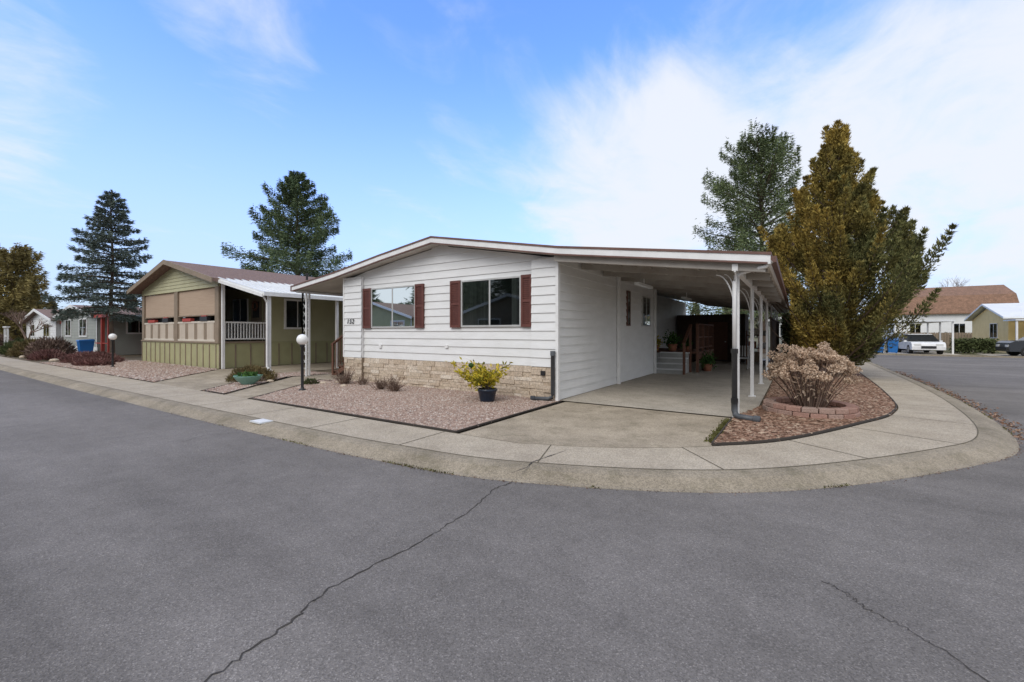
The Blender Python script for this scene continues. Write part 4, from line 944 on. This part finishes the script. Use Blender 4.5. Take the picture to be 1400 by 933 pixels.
# ---------------------------------------------------------------- light
sv=Vector((0.05,-0.80,0.78)).normalized(); el=math.asin(sv.z); az=math.atan2(sv.x,sv.y)
sl=bpy.data.lights.new("sun","SUN"); sl.energy=1.8; sl.angle=math.radians(40); sl.color=(1,0.965,0.915)
so=bpy.data.objects.new("sun",sl); COL.objects.link(so); so.rotation_euler=(-sv).to_track_quat('-Z','Y').to_euler()
W=bpy.data.worlds.new("World"); S.world=W; W.use_nodes=True; nt=W.node_tree; L=nt.links
bg=nt.nodes["Background"]; bg.inputs[1].default_value=0.15
sk=N(nt,"ShaderNodeTexSky"); sk.sky_type='NISHITA'; sk.sun_disc=False; sk.sun_elevation=el; sk.sun_rotation=az; sk.air_density=1.0; sk.dust_density=0.6; sk.ozone_density=1.5
tc=N(nt,"ShaderNodeTexCoord"); sep=N(nt,"ShaderNodeSeparateXYZ"); L.new(tc.outputs["Generated"],sep.inputs[0])
def MA(op,a,b=None,c=None):
    n=N(nt,"ShaderNodeMath",operation=op)
    for i,v in enumerate((a,b,c)):
        if v is None: continue
        if isinstance(v,(int,float)): n.inputs[i].default_value=v
        else: L.new(v,n.inputs[i])
    return n.outputs[0]
zz=MA('ADD',MA('MAXIMUM',sep.outputs[2],0.0),0.22)
px=MA('DIVIDE',sep.outputs[0],zz); py=MA('DIVIDE',sep.outputs[1],zz)
cmb=N(nt,"ShaderNodeCombineXYZ"); L.new(px,cmb.inputs[0]); L.new(py,cmb.inputs[1])
mp=N(nt,"ShaderNodeMapping"); mp.inputs["Rotation"].default_value=(0,0,math.radians(-20)); mp.inputs["Scale"].default_value=(1.0,0.7,1); mp.inputs["Location"].default_value=(0.4,0.2,0); L.new(cmb.outputs[0],mp.inputs[0])
n1=N(nt,"ShaderNodeTexNoise",Scale=1.5,Detail=10.0,Roughness=0.58,Distortion=0.5); L.new(mp.outputs[0],n1.inputs["Vector"])
n2=N(nt,"ShaderNodeTexNoise",Scale=4.2,Detail=8.0,Roughness=0.6,Distortion=0.8); L.new(mp.outputs[0],n2.inputs["Vector"])
def lobe(d,w0,w1,k):
    v=N(nt,"ShaderNodeVectorMath",operation='DOT_PRODUCT'); L.new(tc.outputs["Generated"],v.inputs[0]); v.inputs[1].default_value=d
    mr=N(nt,"ShaderNodeMapRange"); mr.interpolation_type='SMOOTHSTEP'; mr.inputs[1].default_value=w0; mr.inputs[2].default_value=w1; mr.inputs[4].default_value=k; L.new(v.outputs["Value"],mr.inputs[0]); return mr.outputs[0]
m_=MA('ADD',lobe((.154,.90,.41),.86,.99,.15),lobe((-.312,.894,.319),.955,.996,.23))
m_=MA('ADD',m_,lobe((.25,.93,.275),.92,.995,.13))
m_=MA('ADD',m_,lobe((-.15,.94,.30),.955,.996,.10))
m_=MA('ADD',m_,lobe((-.92,.06,.40),.985,.999,.10))
m_=MA('ADD',m_,lobe((-.787,.356,.503),.985,.999,.12))
m_=MA('ADD',m_,lobe((.5,-.75,.45),-.26,.25,.45))  # unseen cloud cover added behind the camera for whiter, brighter fill light
dens=MA('ADD',MA('MULTIPLY_ADD',n2.outputs["Fac"],0.34,MA('MULTIPLY',n1.outputs["Fac"],0.68)),m_)
mr=N(nt,"ShaderNodeMapRange"); mr.interpolation_type='SMOOTHSTEP'; mr.inputs[1].default_value=0.52; mr.inputs[2].default_value=0.84; L.new(dens,mr.inputs[0])
hz=N(nt,"ShaderNodeMapRange"); hz.interpolation_type='SMOOTHSTEP'; hz.inputs[1].default_value=0.58; hz.inputs[2].default_value=-0.02; hz.inputs[3].default_value=0; hz.inputs[4].default_value=0.92; L.new(sep.outputs[2],hz.inputs[0])
cm=MA('MULTIPLY',mr.outputs[0],0.95)
tint=N(nt,"ShaderNodeMix",data_type='RGBA',blend_type='MULTIPLY'); tint.inputs[0].default_value=1; L.new(sk.outputs[0],tint.inputs[6]); tint.inputs[7].default_value=(1.4,1.85,3.0,1)
mx1=N(nt,"ShaderNodeMix",data_type='RGBA'); L.new(hz.outputs[0],mx1.inputs[0]); L.new(tint.outputs[2],mx1.inputs[6]); mx1.inputs[7].default_value=(4.0,4.85,6.1,1)
mx=N(nt,"ShaderNodeMix",data_type='RGBA'); L.new(cm,mx.inputs[0]); L.new(mx1.outputs[2],mx.inputs[6]); mx.inputs[7].default_value=(5.85,6.1,6.5,1)
L.new(mx.outputs[2],bg.inputs[0])
# ---------------------------------------------------------------- camera
cd=bpy.data.cameras.new("camera"); cd.sensor_width=36; cd.lens=589/1400*36; cd.shift_y=-0.0082; cd.clip_end=3000; cd.clip_start=0.05
co=bpy.data.objects.new("camera",cd); COL.objects.link(co); co.location=(4.397,-8.484,1.5); co.rotation_euler=(math.pi/2,0,math.radians(33.5)); S.camera=co
S.view_settings.view_transform='Standard'; S.view_settings.look='None'; S.view_settings.exposure=0
